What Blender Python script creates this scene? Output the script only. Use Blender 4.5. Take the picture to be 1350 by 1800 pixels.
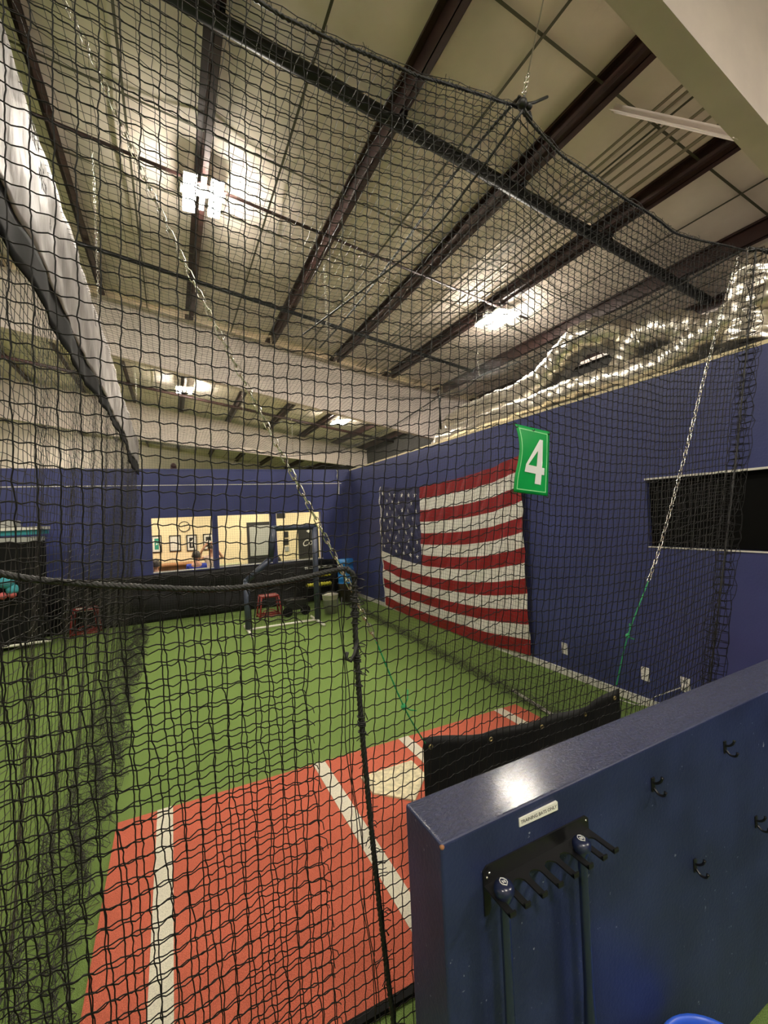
import bpy, bmesh, math, random
import numpy as np
from mathutils import Vector, Matrix
random.seed(7); rng = np.random.default_rng(7)
for o in list(bpy.data.objects): bpy.data.objects.remove(o)
S = bpy.context.scene; COL = S.collection
# ---------------------------------------------------------------- camera, world, exposure
CAMZ = 1.95
cam_d = bpy.data.cameras.new('camera'); cam = bpy.data.objects.new('camera', cam_d); COL.objects.link(cam)
cam_d.sensor_fit = 'VERTICAL'; cam_d.sensor_height = 36; cam_d.lens = 15.437; cam_d.clip_start = .05
_r = Vector((.8993, -.4349, -.0463)); _u = Vector((.0385, -.0266, .9989)); _b = _r.cross(_u).normalized(); _u = _b.cross(_r).normalized()
cam.matrix_world = Matrix(((_r.x, _u.x, _b.x, 0), (_r.y, _u.y, _b.y, 0), (_r.z, _u.z, _b.z, CAMZ), (0, 0, 0, 1)))
S.camera = cam
S.view_settings.view_transform = 'Standard'; S.view_settings.look = 'None'; S.view_settings.gamma = 1
S.view_settings.exposure = 2.68
W = bpy.data.worlds.new('world'); S.world = W; W.use_nodes = True
W.node_tree.nodes['Background'].inputs[0].default_value = (.9, .85, .75, 1); W.node_tree.nodes['Background'].inputs[1].default_value = .15
LIGHT = 52.0          # strength of the LED diffusers
ROOM = 3.0            # strength of the office ceiling panels
# ---------------------------------------------------------------- materials
def mat(name, col, rough=.6, metal=0, var=0, vscale=8, bump=0, bscale=40, emit=0, spec=.5, col2=None, coat=0, detail=4, stretch=None):
    m = bpy.data.materials.new(name); m.use_nodes = True; t = m.node_tree; b = t.nodes['Principled BSDF']
    c = (*col, 1)
    b.inputs['Base Color'].default_value = c; b.inputs['Roughness'].default_value = rough
    b.inputs['Metallic'].default_value = metal; b.inputs['Specular IOR Level'].default_value = spec
    if coat: b.inputs['Coat Weight'].default_value = coat; b.inputs['Coat Roughness'].default_value = .15
    if emit: b.inputs['Emission Color'].default_value = c; b.inputs['Emission Strength'].default_value = emit
    if var or col2 or bump:
        tc = t.nodes.new('ShaderNodeTexCoord'); src = tc.outputs['Object']
        if stretch:
            mp = t.nodes.new('ShaderNodeMapping'); mp.inputs['Scale'].default_value = stretch; t.links.new(src, mp.inputs[0]); src = mp.outputs[0]
    if var or col2:
        n = t.nodes.new('ShaderNodeTexNoise'); n.inputs['Scale'].default_value = vscale; n.inputs['Detail'].default_value = detail
        t.links.new(src, n.inputs['Vector'])
        r = t.nodes.new('ShaderNodeValToRGB'); r.color_ramp.elements[0].position = .35; r.color_ramp.elements[1].position = .65
        a = col2 or tuple(x * (1 - var) for x in col); r.color_ramp.elements[0].color = (*a, 1)
        r.color_ramp.elements[1].color = (*(tuple(min(1, x * (1 + var)) for x in col)), 1)
        t.links.new(n.outputs['Fac'], r.inputs[0]); t.links.new(r.outputs[0], b.inputs['Base Color'])
    if bump:
        n2 = t.nodes.new('ShaderNodeTexNoise'); n2.inputs['Scale'].default_value = bscale; n2.inputs['Detail'].default_value = 5
        t.links.new(src, n2.inputs['Vector']); bp = t.nodes.new('ShaderNodeBump'); bp.inputs['Strength'].default_value = bump
        bp.inputs['Distance'].default_value = .02; t.links.new(n2.outputs['Fac'], bp.inputs['Height']); t.links.new(bp.outputs[0], b.inputs['Normal'])
    return m
M = dict(
 turf=mat('turf', (.225, .335, .095), .95, var=.28, vscale=260, bump=.8, bscale=300, spec=.1),
 clay=mat('clay_turf', (.62, .155, .095), .95, var=.22, vscale=300, bump=.6, bscale=320, spec=.1),
 chalk=mat('chalk_turf', (.72, .68, .55), .9, var=.12, vscale=200, bump=.5, bscale=300, spec=.1),
 plate=mat('plate', (.62, .55, .36), .8, var=.2, vscale=30),
 rubber=mat('rubber', (.006, .006, .006), .8, spec=.15),
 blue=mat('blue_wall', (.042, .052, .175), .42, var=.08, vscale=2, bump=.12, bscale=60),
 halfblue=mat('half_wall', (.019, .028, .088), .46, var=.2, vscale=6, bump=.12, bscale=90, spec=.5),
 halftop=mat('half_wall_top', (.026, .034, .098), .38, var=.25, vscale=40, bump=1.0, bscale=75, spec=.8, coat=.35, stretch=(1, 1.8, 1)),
 white=mat('white_paint', (.72, .70, .64), .6, var=.05),
 outlet=mat('outlet_plastic', (.8, .78, .72), .4),
 cream=mat('cream_wall', (.80, .68, .45), .8, var=.03, vscale=2),
 roof=mat('roof_vinyl', (.79, .70, .62), .6, var=.08, vscale=1.5, bump=.35, bscale=4, spec=.4),
 eave=mat('eave_painted_shade', (.03, .028, .026), .8),  # near-black base colour paints in the unlit space behind the ducts
 rafter=mat('rafter_paint', (.68, .60, .55), .55, var=.06, vscale=3),
 purlin=mat('red_oxide', (.040, .016, .014), .5, var=.25, vscale=5),
 band=mat('band', (.10, .095, .06), .5, metal=.3),
 pipe=mat('black_pipe', (.012, .014, .016), .45, metal=.3),
 conduit=mat('conduit', (.26, .24, .18), .35, metal=.7),
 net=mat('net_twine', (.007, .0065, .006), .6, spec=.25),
 net2=mat('net_twine_far_lit', (.018, .016, .013), .5, spec=.6),  # black twine made paler to imitate lamplight on the far strands
 rope=mat('black_rope', (.008, .008, .008), .5, spec=.6),
 chain=mat('galvanised_chain', (.75, .72, .66), .22, metal=1),
 green=mat('green_cord', (.02, .36, .12), .5),
 vinyl=mat('black_vinyl', (.010, .010, .009), .55, var=.3, vscale=6, bump=.3, bscale=8, spec=.4),
 pad=mat('black_pad', (.005, .005, .006), .5, var=.2, vscale=2, bump=.5, bscale=3, spec=.3),
 brass=mat('brass', (.7, .55, .25), .3, metal=1),
 tarp=mat('silver_tarp', (.30, .275, .26), .6, metal=.1, var=.25, vscale=3, bump=.5, bscale=7, stretch=(1, 2.5, .7)),
 foil=mat('duct_foil', (.74, .69, .60), .30, metal=.92, var=.1, vscale=6, bump=.6, bscale=7),
 steel=mat('black_steel', (.010, .010, .011), .38, metal=.2, spec=.6),
 bat=mat('navy_bat', (.010, .016, .052), .28, spec=.6, coat=.4),
 knobw=mat('white_print', (.8, .8, .78), .5),
 label=mat('label', (.86, .85, .78), .45),
 ink=mat('ink', (.09, .09, .09), .6),
 tub=mat('blue_plastic', (.03, .12, .72), .35, var=.06),
 signg=mat('sign_green', (.0, .34, .065), .4, var=.06, vscale=10),
 signl=mat('sign_line', (.30, .80, .36), .45),
 signw=mat('sign_white', (.80, .80, .82), .45),
 fred=mat('flag_red', (.27, .005, .010), .55, bump=.25, bscale=14),
 fwhite=mat('flag_white', (.74, .71, .66), .6, bump=.25, bscale=14),
 fblue=mat('flag_blue', (.022, .024, .085), .55, bump=.25, bscale=14),
 dark=mat('dark_glass', (.002, .002, .002), .6, spec=.1),
 navypad=mat('navy_pad', (.035, .045, .075), .35, var=.1, vscale=8, bump=.2, bscale=30),
 pipew=mat('white_pipe', (.72, .70, .62), .35),
 redm=mat('red_metal', (.22, .018, .016), .4),
 yellow=mat('yellow_ball', (.75, .70, .06), .6),
 grey=mat('grey_plastic', (.35, .36, .34), .5),
 can=mat('brown_can', (.09, .065, .05), .6),
 bluebag=mat('blue_bag', (.03, .28, .75), .25, bump=.8, bscale=12),
 wood=mat('wood', (.36, .16, .07), .5, var=.2, vscale=5),
 skin=mat('skin', (.56, .30, .20), .55), hair=mat('hair', (.02, .012, .008), .6),
 shirtb=mat('blue_shirt', (.035, .06, .42), .8), shirtw=mat('white_shirt', (.72, .58, .5), .8), shirtr=mat('brown_shirt', (.30, .10, .06), .8),
 jean=mat('trousers', (.02, .025, .05), .8),
 led=mat('led_diffuser', (1, .92, .80), .4, emit=LIGHT), roomled=mat('office_led', (1, .90, .70), .4, emit=ROOM),
 lampbody=mat('lamp_body', (.6, .6, .58), .4),
 teal=mat('teal', (.02, .22, .26), .5), picg=mat('green_print', (.03, .28, .20), .5), picw=mat('pale_print', (.7, .68, .62), .5),
 picd=mat('dark_print', (.02, .02, .02), .5), pink=mat('pink', (.5, .1, .1), .6), tealc=mat('teal_cloth', (.05, .3, .35), .8),
)
# a handful of pale scuffs in the half wall's paint
def scuffs(m, scale, lo, col, spec=None):
    t = m.node_tree; b = t.nodes['Principled BSDF']; old = b.inputs['Base Color'].links[0].from_socket
    tc = t.nodes.new('ShaderNodeTexCoord'); n = t.nodes.new('ShaderNodeTexNoise'); n.inputs['Scale'].default_value = scale; n.inputs['Detail'].default_value = 3
    t.links.new(tc.outputs['Object'], n.inputs['Vector']); r = t.nodes.new('ShaderNodeValToRGB')
    r.color_ramp.elements[0].position = lo; r.color_ramp.elements[1].position = lo + .03
    mx = t.nodes.new('ShaderNodeMix'); mx.data_type = 'RGBA'; t.links.new(n.outputs['Fac'], r.inputs[0]); t.links.new(r.outputs[0], mx.inputs['Factor'])
    t.links.new(old, mx.inputs['A']); mx.inputs['B'].default_value = (*col, 1); t.links.new(mx.outputs['Result'], b.inputs['Base Color'])
scuffs(M['halfblue'], 55, .715, (.25, .28, .36))
# ---------------------------------------------------------------- helpers
def tag(o, label=None, cat=None, group=None, kind=None):
    if label: o['label'] = label
    if cat: o['category'] = cat
    if group: o['group'] = group
    if kind: o['kind'] = kind
    return o
def link(name, me, m, parent=None, smooth=False):
    if not isinstance(m, (list, tuple)): m = [m]
    for x in m: me.materials.append(M[x] if isinstance(x, str) else x)
    if smooth: me.polygons.foreach_set('use_smooth', [True] * len(me.polygons))
    o = bpy.data.objects.new(name, me); COL.objects.link(o)
    if parent:
        o.parent = parent; o.matrix_parent_inverse = Matrix.LocRotScale(parent.location, parent.rotation_euler, None).inverted()
    return o
def empty(name, loc, label=None, cat=None, group=None, kind=None, rz=0):
    o = bpy.data.objects.new(name, None); COL.objects.link(o); o.location = loc; o.rotation_euler = (0, 0, rz); o.empty_display_size = .1
    return tag(o, label, cat, group, kind)
class MB:
    def __init__(s): s.v = []; s.f = []; s.m = []; s.k = 0
    def add(s, vs, fs, k=None):
        n = len(s.v); s.v += [tuple(v) for v in vs]; s.f += [tuple(i + n for i in f) for f in fs]; s.m += [s.k if k is None else k] * len(fs); return s
    def box(s, a, b, k=None):
        x0, x1 = sorted((a[0], b[0])); y0, y1 = sorted((a[1], b[1])); z0, z1 = sorted((a[2], b[2]))
        return s.add([(x, y, z) for z in (z0, z1) for y in (y0, y1) for x in (x0, x1)], [(0, 2, 3, 1), (4, 5, 7, 6), (0, 1, 5, 4), (2, 6, 7, 3), (0, 4, 6, 2), (1, 3, 7, 5)], k)
    def beam(s, p, q, w, h, up=(0, 0, 1), k=None):
        p = Vector(p); q = Vector(q); d = (q - p).normalized(); sd = d.cross(Vector(up)).normalized(); u = sd.cross(d)
        vs = [e + sd * a * w / 2 + u * b * h / 2 for e in (p, q) for a, b in ((-1, -1), (1, -1), (1, 1), (-1, 1))]
        return s.add(vs, [(0, 1, 2, 3), (7, 6, 5, 4), (0, 4, 5, 1), (1, 5, 6, 2), (2, 6, 7, 3), (3, 7, 4, 0)], k)
    def tube(s, pts, r, n=8, closed=False, cap=True, k=None):
        pts = [Vector(p) for p in pts]; L = len(pts); rs = r if isinstance(r, (list, tuple)) else [r] * L
        prev = None; base = len(s.v); vs = []
        for i, p in enumerate(pts):
            if closed: t = pts[(i + 1) % L] - pts[i - 1]
            else: t = pts[min(i + 1, L - 1)] - pts[max(i - 1, 0)]
            t.normalize()
            if prev is None: a = Vector((0, 0, 1)) if abs(t.z) < .9 else Vector((1, 0, 0)); sd = t.cross(a).normalized()
            else: sd = (prev - t * prev.dot(t)).normalized()
            prev = sd; u = t.cross(sd)
            for j in range(n):
                an = 2 * math.pi * j / n; vs.append(p + (sd * math.cos(an) + u * math.sin(an)) * rs[i])
        fs = []
        for i in range(L if closed else L - 1):
            for j in range(n):
                a = i * n + j; b = i * n + (j + 1) % n; c = ((i + 1) % L) * n + (j + 1) % n; d = ((i + 1) % L) * n + j; fs.append((a, b, c, d))
        if cap and not closed: fs += [tuple(range(n - 1, -1, -1)), tuple((L - 1) * n + j for j in range(n))]
        return s.add(vs, fs, k)
    def lathe(s, prof, c=(0, 0, 0), n=20, k=None, sx=1, sy=1):
        vs = [(c[0] + r * sx * math.cos(2 * math.pi * j / n), c[1] + r * sy * math.sin(2 * math.pi * j / n), c[2] + z) for r, z in prof for j in range(n)]
        fs = [(i * n + j, i * n + (j + 1) % n, (i + 1) * n + (j + 1) % n, (i + 1) * n + j) for i in range(len(prof) - 1) for j in range(n)]
        return s.add(vs, fs, k)
    def ball(s, c, r, n=10, k=None, sz=1):
        return s.lathe([(max(1e-4, r * math.sin(math.pi * i / 8)), -r * sz * math.cos(math.pi * i / 8)) for i in range(9)], c, n, k)
    def prism(s, poly, o, ax, ay, d, k=None):
        o = Vector(o); ax = Vector(ax); ay = Vector(ay); d = Vector(d); n = len(poly)
        vs = [o + ax * x + ay * y for x, y in poly]; vs += [v + d for v in vs]
        return s.add(vs, [tuple(range(n)), tuple(range(2 * n - 1, n - 1, -1))] + [(i, n + i, n + (i + 1) % n, (i + 1) % n) for i in range(n)], k)
    def grid(s, fn, nu, nv, k=None, kf=None):
        n = len(s.v); s.v += [tuple(fn(i / nu, j / nv)) for i in range(nu + 1) for j in range(nv + 1)]
        for i in range(nu):
            for j in range(nv):
                a = n + i * (nv + 1) + j; s.f.append((a, a + nv + 1, a + nv + 2, a + 1)); s.m.append(kf((i + .5) / nu, (j + .5) / nv) if kf else (k or 0))
        return s
    def build(s, name, m, parent=None, smooth=False, fix=True, bevel=0):
        me = bpy.data.meshes.new(name); me.from_pydata(s.v, [], s.f); me.polygons.foreach_set('material_index', s.m)
        if fix or bevel:
            bm = bmesh.new(); bm.from_mesh(me); bmesh.ops.recalc_face_normals(bm, faces=bm.faces)
            if bevel: bmesh.ops.bevel(bm, geom=[e for e in bm.edges], offset=bevel, segments=3, affect='EDGES', profile=.5)
            bm.to_mesh(me); bm.free()
        return link(name, me, m, parent, smooth)
def copy_tree(o, parent=None):
    c = o.copy(); COL.objects.link(c); c.parent = parent
    for ch in list(o.children): copy_tree(ch, c)
    return c
def smoothpath(pts, n=6):
    P = [Vector(p) for p in pts]; P = [2 * P[0] - P[1]] + P + [2 * P[-1] - P[-2]]; out = []
    for i in range(1, len(P) - 2):
        a, b, c, d = P[i - 1:i + 3]
        for k in range(n):
            t = k / n; out.append(.5 * ((2 * b) + (c - a) * t + (2 * a - 5 * b + 4 * c - d) * t * t + (3 * b - a - 3 * c + d) * t ** 3))
    return out + [P[-2]]
# ---- nets: arrays of polylines swept to thin twine in one go
def sweep(L, r, sides, nrm):
    """L: (N, K, 3) polylines -> verts, quads"""
    N, K, _ = L.shape; t = np.gradient(L, axis=1); t /= np.linalg.norm(t, axis=2, keepdims=True) + 1e-9
    sd = np.cross(t, np.asarray(nrm, float)); sd /= np.linalg.norm(sd, axis=2, keepdims=True) + 1e-9; u = np.cross(t, sd)
    an = np.arange(sides) * 2 * np.pi / sides
    V = L[:, :, None, :] + r * (sd[:, :, None, :] * np.cos(an)[:, None] + u[:, :, None, :] * np.sin(an)[:, None])
    idx = np.arange(N * K * sides).reshape(N, K, sides); a = idx[:, :-1, :]; b = np.roll(idx, -1, 2)[:, :-1, :]; c = np.roll(idx, -1, 2)[:, 1:, :]; d = idx[:, 1:, :]
    return V.reshape(-1, 3), np.stack([a, b, c, d], -1).reshape(-1, 4)
def strands(G, axis, amp, sag, vdir, sub):
    """nodes (nu,nv,3); strands along axis with small S waves between the knots"""
    if axis == 1: G = G.transpose(1, 0, 2)
    A = G[:, :-1] if False else G
    P0 = A[:-1].transpose(1, 0, 2); P1 = A[1:].transpose(1, 0, 2); N, K, _ = P0.shape; pts = []
    v = np.asarray(vdir, float)
    for q in range(sub):
        t = q / sub; off = amp * math.sin(2 * math.pi * t) + sag * math.sin(math.pi * t)
        jit = rng.normal(0, abs(sag) * .35 + 1e-5, (N, K, 1)) * math.sin(math.pi * t)
        pts.append(P0 * (1 - t) + P1 * t + v * (off + jit))
    L = np.stack(pts, 2).reshape(N, K * sub, 3); return np.concatenate([L, A[-1:].transpose(1, 0, 2)], 1)
def net_mesh(name, sets, m, parent=None, knots=None, kr=.003):
    Vs = []; Fs = []; n = 0
    for V, F in sets: Vs.append(V); Fs.append(F + n); n += len(V)
    if knots is not None:
        K = knots.reshape(-1, 3); o = np.array([[1, 0, 0], [0, 1, 0], [-1, 0, 0], [0, -1, 0], [0, 0, 1.5], [0, 0, -1.5]]) * kr
        V = (K[:, None, :] + o[None]).reshape(-1, 3); b = (np.arange(len(K)) * 6)[:, None] + n
        q = np.concatenate([np.concatenate([b + i, b + (i + 1) % 4, b + 4, b + 4], 1) for i in range(4)] + [np.concatenate([b + (i + 1) % 4, b + i, b + 5, b + 5], 1) for i in range(4)])
        Vs.append(V); tri = q[:, :3]
    V = np.concatenate(Vs); F = np.concatenate(Fs); nt = len(tri) if knots is not None else 0
    me = bpy.data.meshes.new(name); me.vertices.add(len(V)); me.vertices.foreach_set('co', V.astype(np.float32).ravel())
    li = F.ravel() if not nt else np.concatenate([F.ravel(), tri.ravel()])
    me.loops.add(len(li)); me.loops.foreach_set('vertex_index', li.astype(np.int32))
    starts = np.arange(len(F)) * 4
    if nt: starts = np.concatenate([starts, len(F) * 4 + np.arange(nt) * 3])
    me.polygons.add(len(starts)); me.polygons.foreach_set('loop_start', starts.astype(np.int32))
    me.update(calc_edges=True); me.validate()
    return link(name, me, m, parent, smooth=True)
def nodes(fn, nu, nv, jit):
    U, Vv = np.meshgrid(np.linspace(0, 1, nu + 1), np.linspace(0, 1, nv + 1), indexing='ij')
    G = np.array([[fn(u, v) for v in np.linspace(0, 1, nv + 1)] for u in np.linspace(0, 1, nu + 1)], float)
    return G + rng.normal(0, jit, G.shape)
def twisted(mb, pts, R=.008, n=6, pitch=.05, strands_=3, seg=.012, k=None):
    P = smoothpath(pts, 4); tot = sum((P[i + 1] - P[i]).length for i in range(len(P) - 1)); cnt = max(4, int(tot / seg)); Q = []
    acc = 0; i = 0
    for c in range(cnt + 1):
        d = tot * c / cnt
        while i < len(P) - 2 and acc + (P[i + 1] - P[i]).length < d: acc += (P[i + 1] - P[i]).length; i += 1
        e = (P[i + 1] - P[i]); Q.append(P[i] + e * min(1, (d - acc) / max(1e-6, e.length)))
    for s_ in range(strands_):
        L = []
        for c, q in enumerate(Q):
            t = (Q[min(c + 1, cnt)] - Q[max(c - 1, 0)]).normalized(); a = Vector((0, 0, 1)) if abs(t.z) < .8 else Vector((0, 1, 0))
            sd = t.cross(a).normalized(); u = t.cross(sd); an = 2 * math.pi * (tot * c / cnt / pitch + s_ / strands_)
            L.append(q + (sd * math.cos(an) + u * math.sin(an)) * R * .5)
        mb.tube(L, R * .58, n, k=k)
    return mb
def chain_mb(mb, pts, pitch=.028, wire=.0022, wid=.008):
    P = smoothpath(pts, 5); tot = sum((P[i + 1] - P[i]).length for i in range(len(P) - 1)); cnt = int(tot / pitch); acc = 0; i = 0
    for c in range(cnt):
        d = tot * (c + .5) / cnt
        while i < len(P) - 2 and acc + (P[i + 1] - P[i]).length < d: acc += (P[i + 1] - P[i]).length; i += 1
        e = P[i + 1] - P[i]; q = P[i] + e * min(1, (d - acc) / max(1e-6, e.length)); t = e.normalized()
        a = Vector((0, 1, 0)) if abs(t.y) < .8 else Vector((1, 0, 0)); sd = t.cross(a).normalized(); u = t.cross(sd)
        if c % 2: sd = u
        h = pitch * .68; ring = []
        for j in range(10):
            an = 2 * math.pi * j / 10; x = math.cos(an); y = math.sin(an); ring.append(q + t * (h - wid) * (1 if x > 0 else -1) + t * x * wid * .9 + sd * y * wid)
        mb.tube(ring, wire, 5, closed=True)
    return mb
def textmesh(name, body, size, m, loc, rot, parent, shear=0):
    tc = bpy.data.curves.new(name, 'FONT'); tc.body = body; tc.size = size; tc.align_x = 'CENTER'; tc.align_y = 'CENTER'; tc.extrude = .0003; tc.shear = shear
    o = bpy.data.objects.new(name, tc); COL.objects.link(o); bpy.context.view_layer.update()
    me = bpy.data.meshes.new_from_object(o.evaluated_get(bpy.context.evaluated_depsgraph_get())); bpy.data.objects.remove(o)
    me.transform(Matrix.LocRotScale(Vector(loc), __import__('mathutils').Euler(rot), None)); me.materials.clear(); return link(name, me, m, parent)
def struct(name, mb, m, **k): return tag(mb.build(name, m, **k), kind='structure')
# ---------------------------------------------------------------- setting
ZR = 6.15; SL = .165                       # purlin underside z = ZR - SL * x
BY = 10.2; WX = 4.05; XL = -11.5; YN = -8; YF = 27.5; XE = 7.9
struct('floor', MB().box((XL, YN, -.1), (XE, YF, 0)), 'turf')
RT = 3.10                                  # top of the blue walls
b = MB()
y0, y1 = 2.655, .2                         # dark opening in the right wall
b.box((WX, y0, 0), (WX + .15, BY + .15, RT)); b.box((WX, YN, 0), (WX + .15, y0, 1.54)); b.box((WX, YN, 2.165), (WX + .15, y0, RT)); b.box((WX, YN, 1.54), (WX + .15, y1, 2.165))
struct('wall_right', b, 'blue')
struct('window_1', MB().box((WX + .05, y1, 1.54), (WX + .07, y0, 2.165)), 'dark')
b = MB(); b.box((WX - .012, y1, 2.165), (WX + .03, y0 + .01, 2.182)); b.box((WX - .008, y1, 1.528), (WX + .03, y0 + .01, 1.54)); struct('trim_1', b, 'white')
struct('trim_2', MB().box((WX - .003, YN, RT), (WX + .18, BY + .15, RT + .03)), 'cream')
struct('baseboard_right', MB().box((WX - .02, 1.2, 0), (WX, BY - .002, .075)), 'white')
# back wall with three windows
wins = [(-.38, .785), (.90, 2.04), (2.165, 3.235)]; WZ0, WZ1 = .99, 2.105
b = MB(); xs = [XL] + [x for w in wins for x in w] + [WX - .001]
for i in range(0, len(xs), 2): b.box((xs[i], BY, 0), (xs[i + 1], BY + .15, 2.78))
for w in wins: b.box((w[0], BY, 0), (w[1], BY + .15, WZ0)); b.box((w[0], BY, WZ1), (w[1], BY + .15, 2.78))
b.box((XL, BY + .06, 2.78), (WX - .001, BY + .15, RT)); b.box((3.80, BY - .05, 0), (WX - .001, BY, 2.70))
struct('wall_back', b, 'blue')
struct('trim_3', MB().box((XL, BY - .01, 2.775), (3.80, BY + .06, 2.79)), 'white')
struct('trim_4', MB().box((-2.6 + XL + 2.6, BY + .05, RT), (WX, BY + .17, RT + .03)), 'blue')
for i, w in enumerate(wins):
    f = MB(); t = .035
    f.box((w[0] - t, BY - .02, WZ1), (w[1] + t, BY + .02, WZ1 + t)); f.box((w[0] - t, BY - .04, WZ0 - t), (w[1] + t, BY + .1, WZ0))
    for x in w: f.box((x - t if x == w[0] else x, BY - .02, WZ0), (x if x == w[0] else x + t, BY + .02, WZ1))
    wf = struct('window_%d' % (i + 2), f, 'blue')
    MB().box((w[0], BY - .045, WZ0 - .012), (w[1], BY - .01, WZ0 + .006)).build('window_sill', 'white', wf)
# office behind the back wall
RY = 13.1
b = MB(); b.box((-3, RY, 0), (6, RY + .1, 3.0)); b.box((-3.1, BY + .15, 0), (-3, RY + .1, 3.0)); b.box((6, BY + .15, 0), (6.1, RY + .1, 3.0))
struct('wall_office', b, 'cream')
struct('ceiling_office', MB().box((-3.1, BY + .15, 2.75), (6.1, RY + .1, 2.85)), 'cream')
struct('wall_far', MB().box((XL, YF, 0), (XE, YF + .1, 9)), 'roof')
struct('wall_left', MB().box((XL - .1, YN, 0), (XL, YF, 9)), 'roof')
struct('wall_near', MB().box((XL, YN - .1, 0), (XE, YN, 9)), 'roof')
struct('wall_eave', MB().box((XE, YN, 0), (XE + .1, YF, 9)), 'eave')  # wall and deck coloured dark to stand in for shade
struct('ceiling_deck', MB().box((WX + .15, YN, 2.90), (XE, BY + .2, 3.0)), 'eave')
PX = [7.7, 6.52, 5.02, 3.61, 2.12, .48, -1.03, -2.55, -4.05, -5.55, -7.05, -8.55, -10.05]
pxs = sorted(PX)
def roofz(x, y):
    z = ZR + .2 - SL * x; i = 0
    for a, c in zip(pxs, pxs[1:]):
        if a <= x <= c: z -= .055 * math.sin(math.pi * (x - a) / (c - a)) * (1 + .3 * math.sin(y * 2.5 + a * 3))
    return z
b = MB().grid(lambda u, v: ((x := XL - .1 + u * (XE - XL + .2)), (y := YN + v * (YF - YN)), roofz(x, y)), 160, 90)
struct('ceiling', b, 'roof', smooth=True, fix=False)
# home plate mat
b = MB(); b.box((-.40, 1.63, .001), (3.0, 3.41, .014)); mat_o = b.build('batting_mat', 'clay')
tag(mat_o, 'brick red turf batting mat with four white lines and home plate', 'mat')
for x in (-.115, .975, 1.735, 2.78): MB().box((x - .048, 1.66, .012), (x + .048, 3.41, .018)).build('line', 'chalk', mat_o)
MB().box((-.43, 1.595, .0), (3.03, 1.63, .018)).build('rubber_edge', 'rubber', mat_o)
hp = MB().prism([(1.185, 3.05), (1.615, 3.05), (1.615, 2.835), (1.40, 2.62), (1.185, 2.835)], (0, 0, .0142), (1, 0, 0), (0, 1, 0), (0, 0, .012)).build('home_plate', 'plate')
tag(hp, 'worn cream five sided home plate lying on the red mat', 'home plate')
tag(MB().tube([(3.20, 3.66, .02), (3.12, 3.05, .02), (3.10, 2.3, .02)], .016, 8).build('floor_pipe', 'pipew', smooth=True), 'white pipe lying on turf holding down the right net', 'pipe')
# half wall in the foreground
k = .03
fy = lambda x: .886 + k * (x - .537); by_ = lambda x: 1.057 + k * (x - .537)
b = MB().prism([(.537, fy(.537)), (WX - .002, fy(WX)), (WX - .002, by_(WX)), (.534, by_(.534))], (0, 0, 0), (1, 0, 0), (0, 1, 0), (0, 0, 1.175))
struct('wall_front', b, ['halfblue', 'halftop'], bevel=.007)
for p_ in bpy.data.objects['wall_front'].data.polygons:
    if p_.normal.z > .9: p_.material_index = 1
# ---------------------------------------------------------------- roof steel
ordn = ['first', 'second', 'third', 'fourth', 'fifth', 'sixth', 'seventh', 'eighth', 'ninth', 'tenth', 'eleventh', 'twelfth', 'thirteenth']
for i, x in enumerate(PX):
    for (ya, yb, tn) in ((YN + .01, 1.42, 'behind the near rafter'), (1.60, 9.60, 'between the near and middle rafters'), (9.78, YF - .01, 'beyond the middle rafter')):
        z = ZR - SL * x; s = MB()
        s.box((x - .004, ya, z), (x + .004, yb, z + .2)); s.box((x - .004, ya, z), (x + .07, yb, z + .006)); s.box((x + .066, ya, z), (x + .07, yb, z + .022))
        s.box((x - .07, ya, z + .19), (x + .004, yb, z + .196)); s.box((x - .07, ya, z + .172), (x - .066, yb, z + .196))
        if i in (2, 3): s.box((x - .09, ya, z + .02), (x - .05, yb, z + .06))
        tag(s.build('roof_purlin', 'purlin'), 'dark red roof purlin %s, %s from the right eave' % (tn, ordn[i]), 'purlin', 'roof purlins')
def rafter(Y, h0, s0, label, lo=-.04, up=-.165):
    s = MB(); zt = lambda x: ZR - SL * x; X0, X1 = XL, XE
    pts = [X0 + i * (X1 - X0) / 20 for i in range(21)]
    zb = lambda x: min(h0 - s0 * x, zt(x) - .3) if x > -2 else min(h0 + 2 * s0 + lo * 0 - (x + 2) * SL, zt(x) - .4)
    e = empty('roof_rafter', (0, Y, 0), label, 'rafter', 'white roof rafters')
    w = MB()
    for a, c in zip(pts, pts[1:]):
        w.add([(a, Y - .006, zb(a)), (c, Y - .006, zb(c)), (c, Y - .006, zt(c)), (a, Y - .006, zt(a)), (a, Y + .006, zb(a)), (c, Y + .006, zb(c)), (c, Y + .006, zt(c)), (a, Y + .006, zt(a))],
              [(0, 1, 2, 3), (7, 6, 5, 4), (0, 4, 5, 1), (3, 2, 6, 7)])
    w.build('web', 'rafter', e, fix=False)
    for nm, f, dz in (('bottom_flange', zb, -.012), ('top_flange', zt, -.012)):
        g = MB()
        for a, c in zip(pts, pts[1:]):
            g.add([(a, Y - .085, f(a) + dz), (c, Y - .085, f(c) + dz), (c, Y + .085, f(c) + dz), (a, Y + .085, f(a) + dz), (a, Y - .085, f(a)), (c, Y - .085, f(c)), (c, Y + .085, f(c)), (a, Y + .085, f(a))],
                  [(0, 1, 2, 3), (7, 6, 5, 4), (0, 4, 5, 1), (3, 2, 6, 7)])
        g.build(nm, 'rafter', e, fix=False)
    return e
rn = rafter(1.515, 5.45, .29, 'off white tapered steel roof rafter crossing the top right corner')
rafter(9.69, 5.05, .19, 'off white steel rafter spanning above the back of the cage')
rafter(17.8, 4.95, .11, 'off white steel rafter farthest back above the office')
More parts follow.
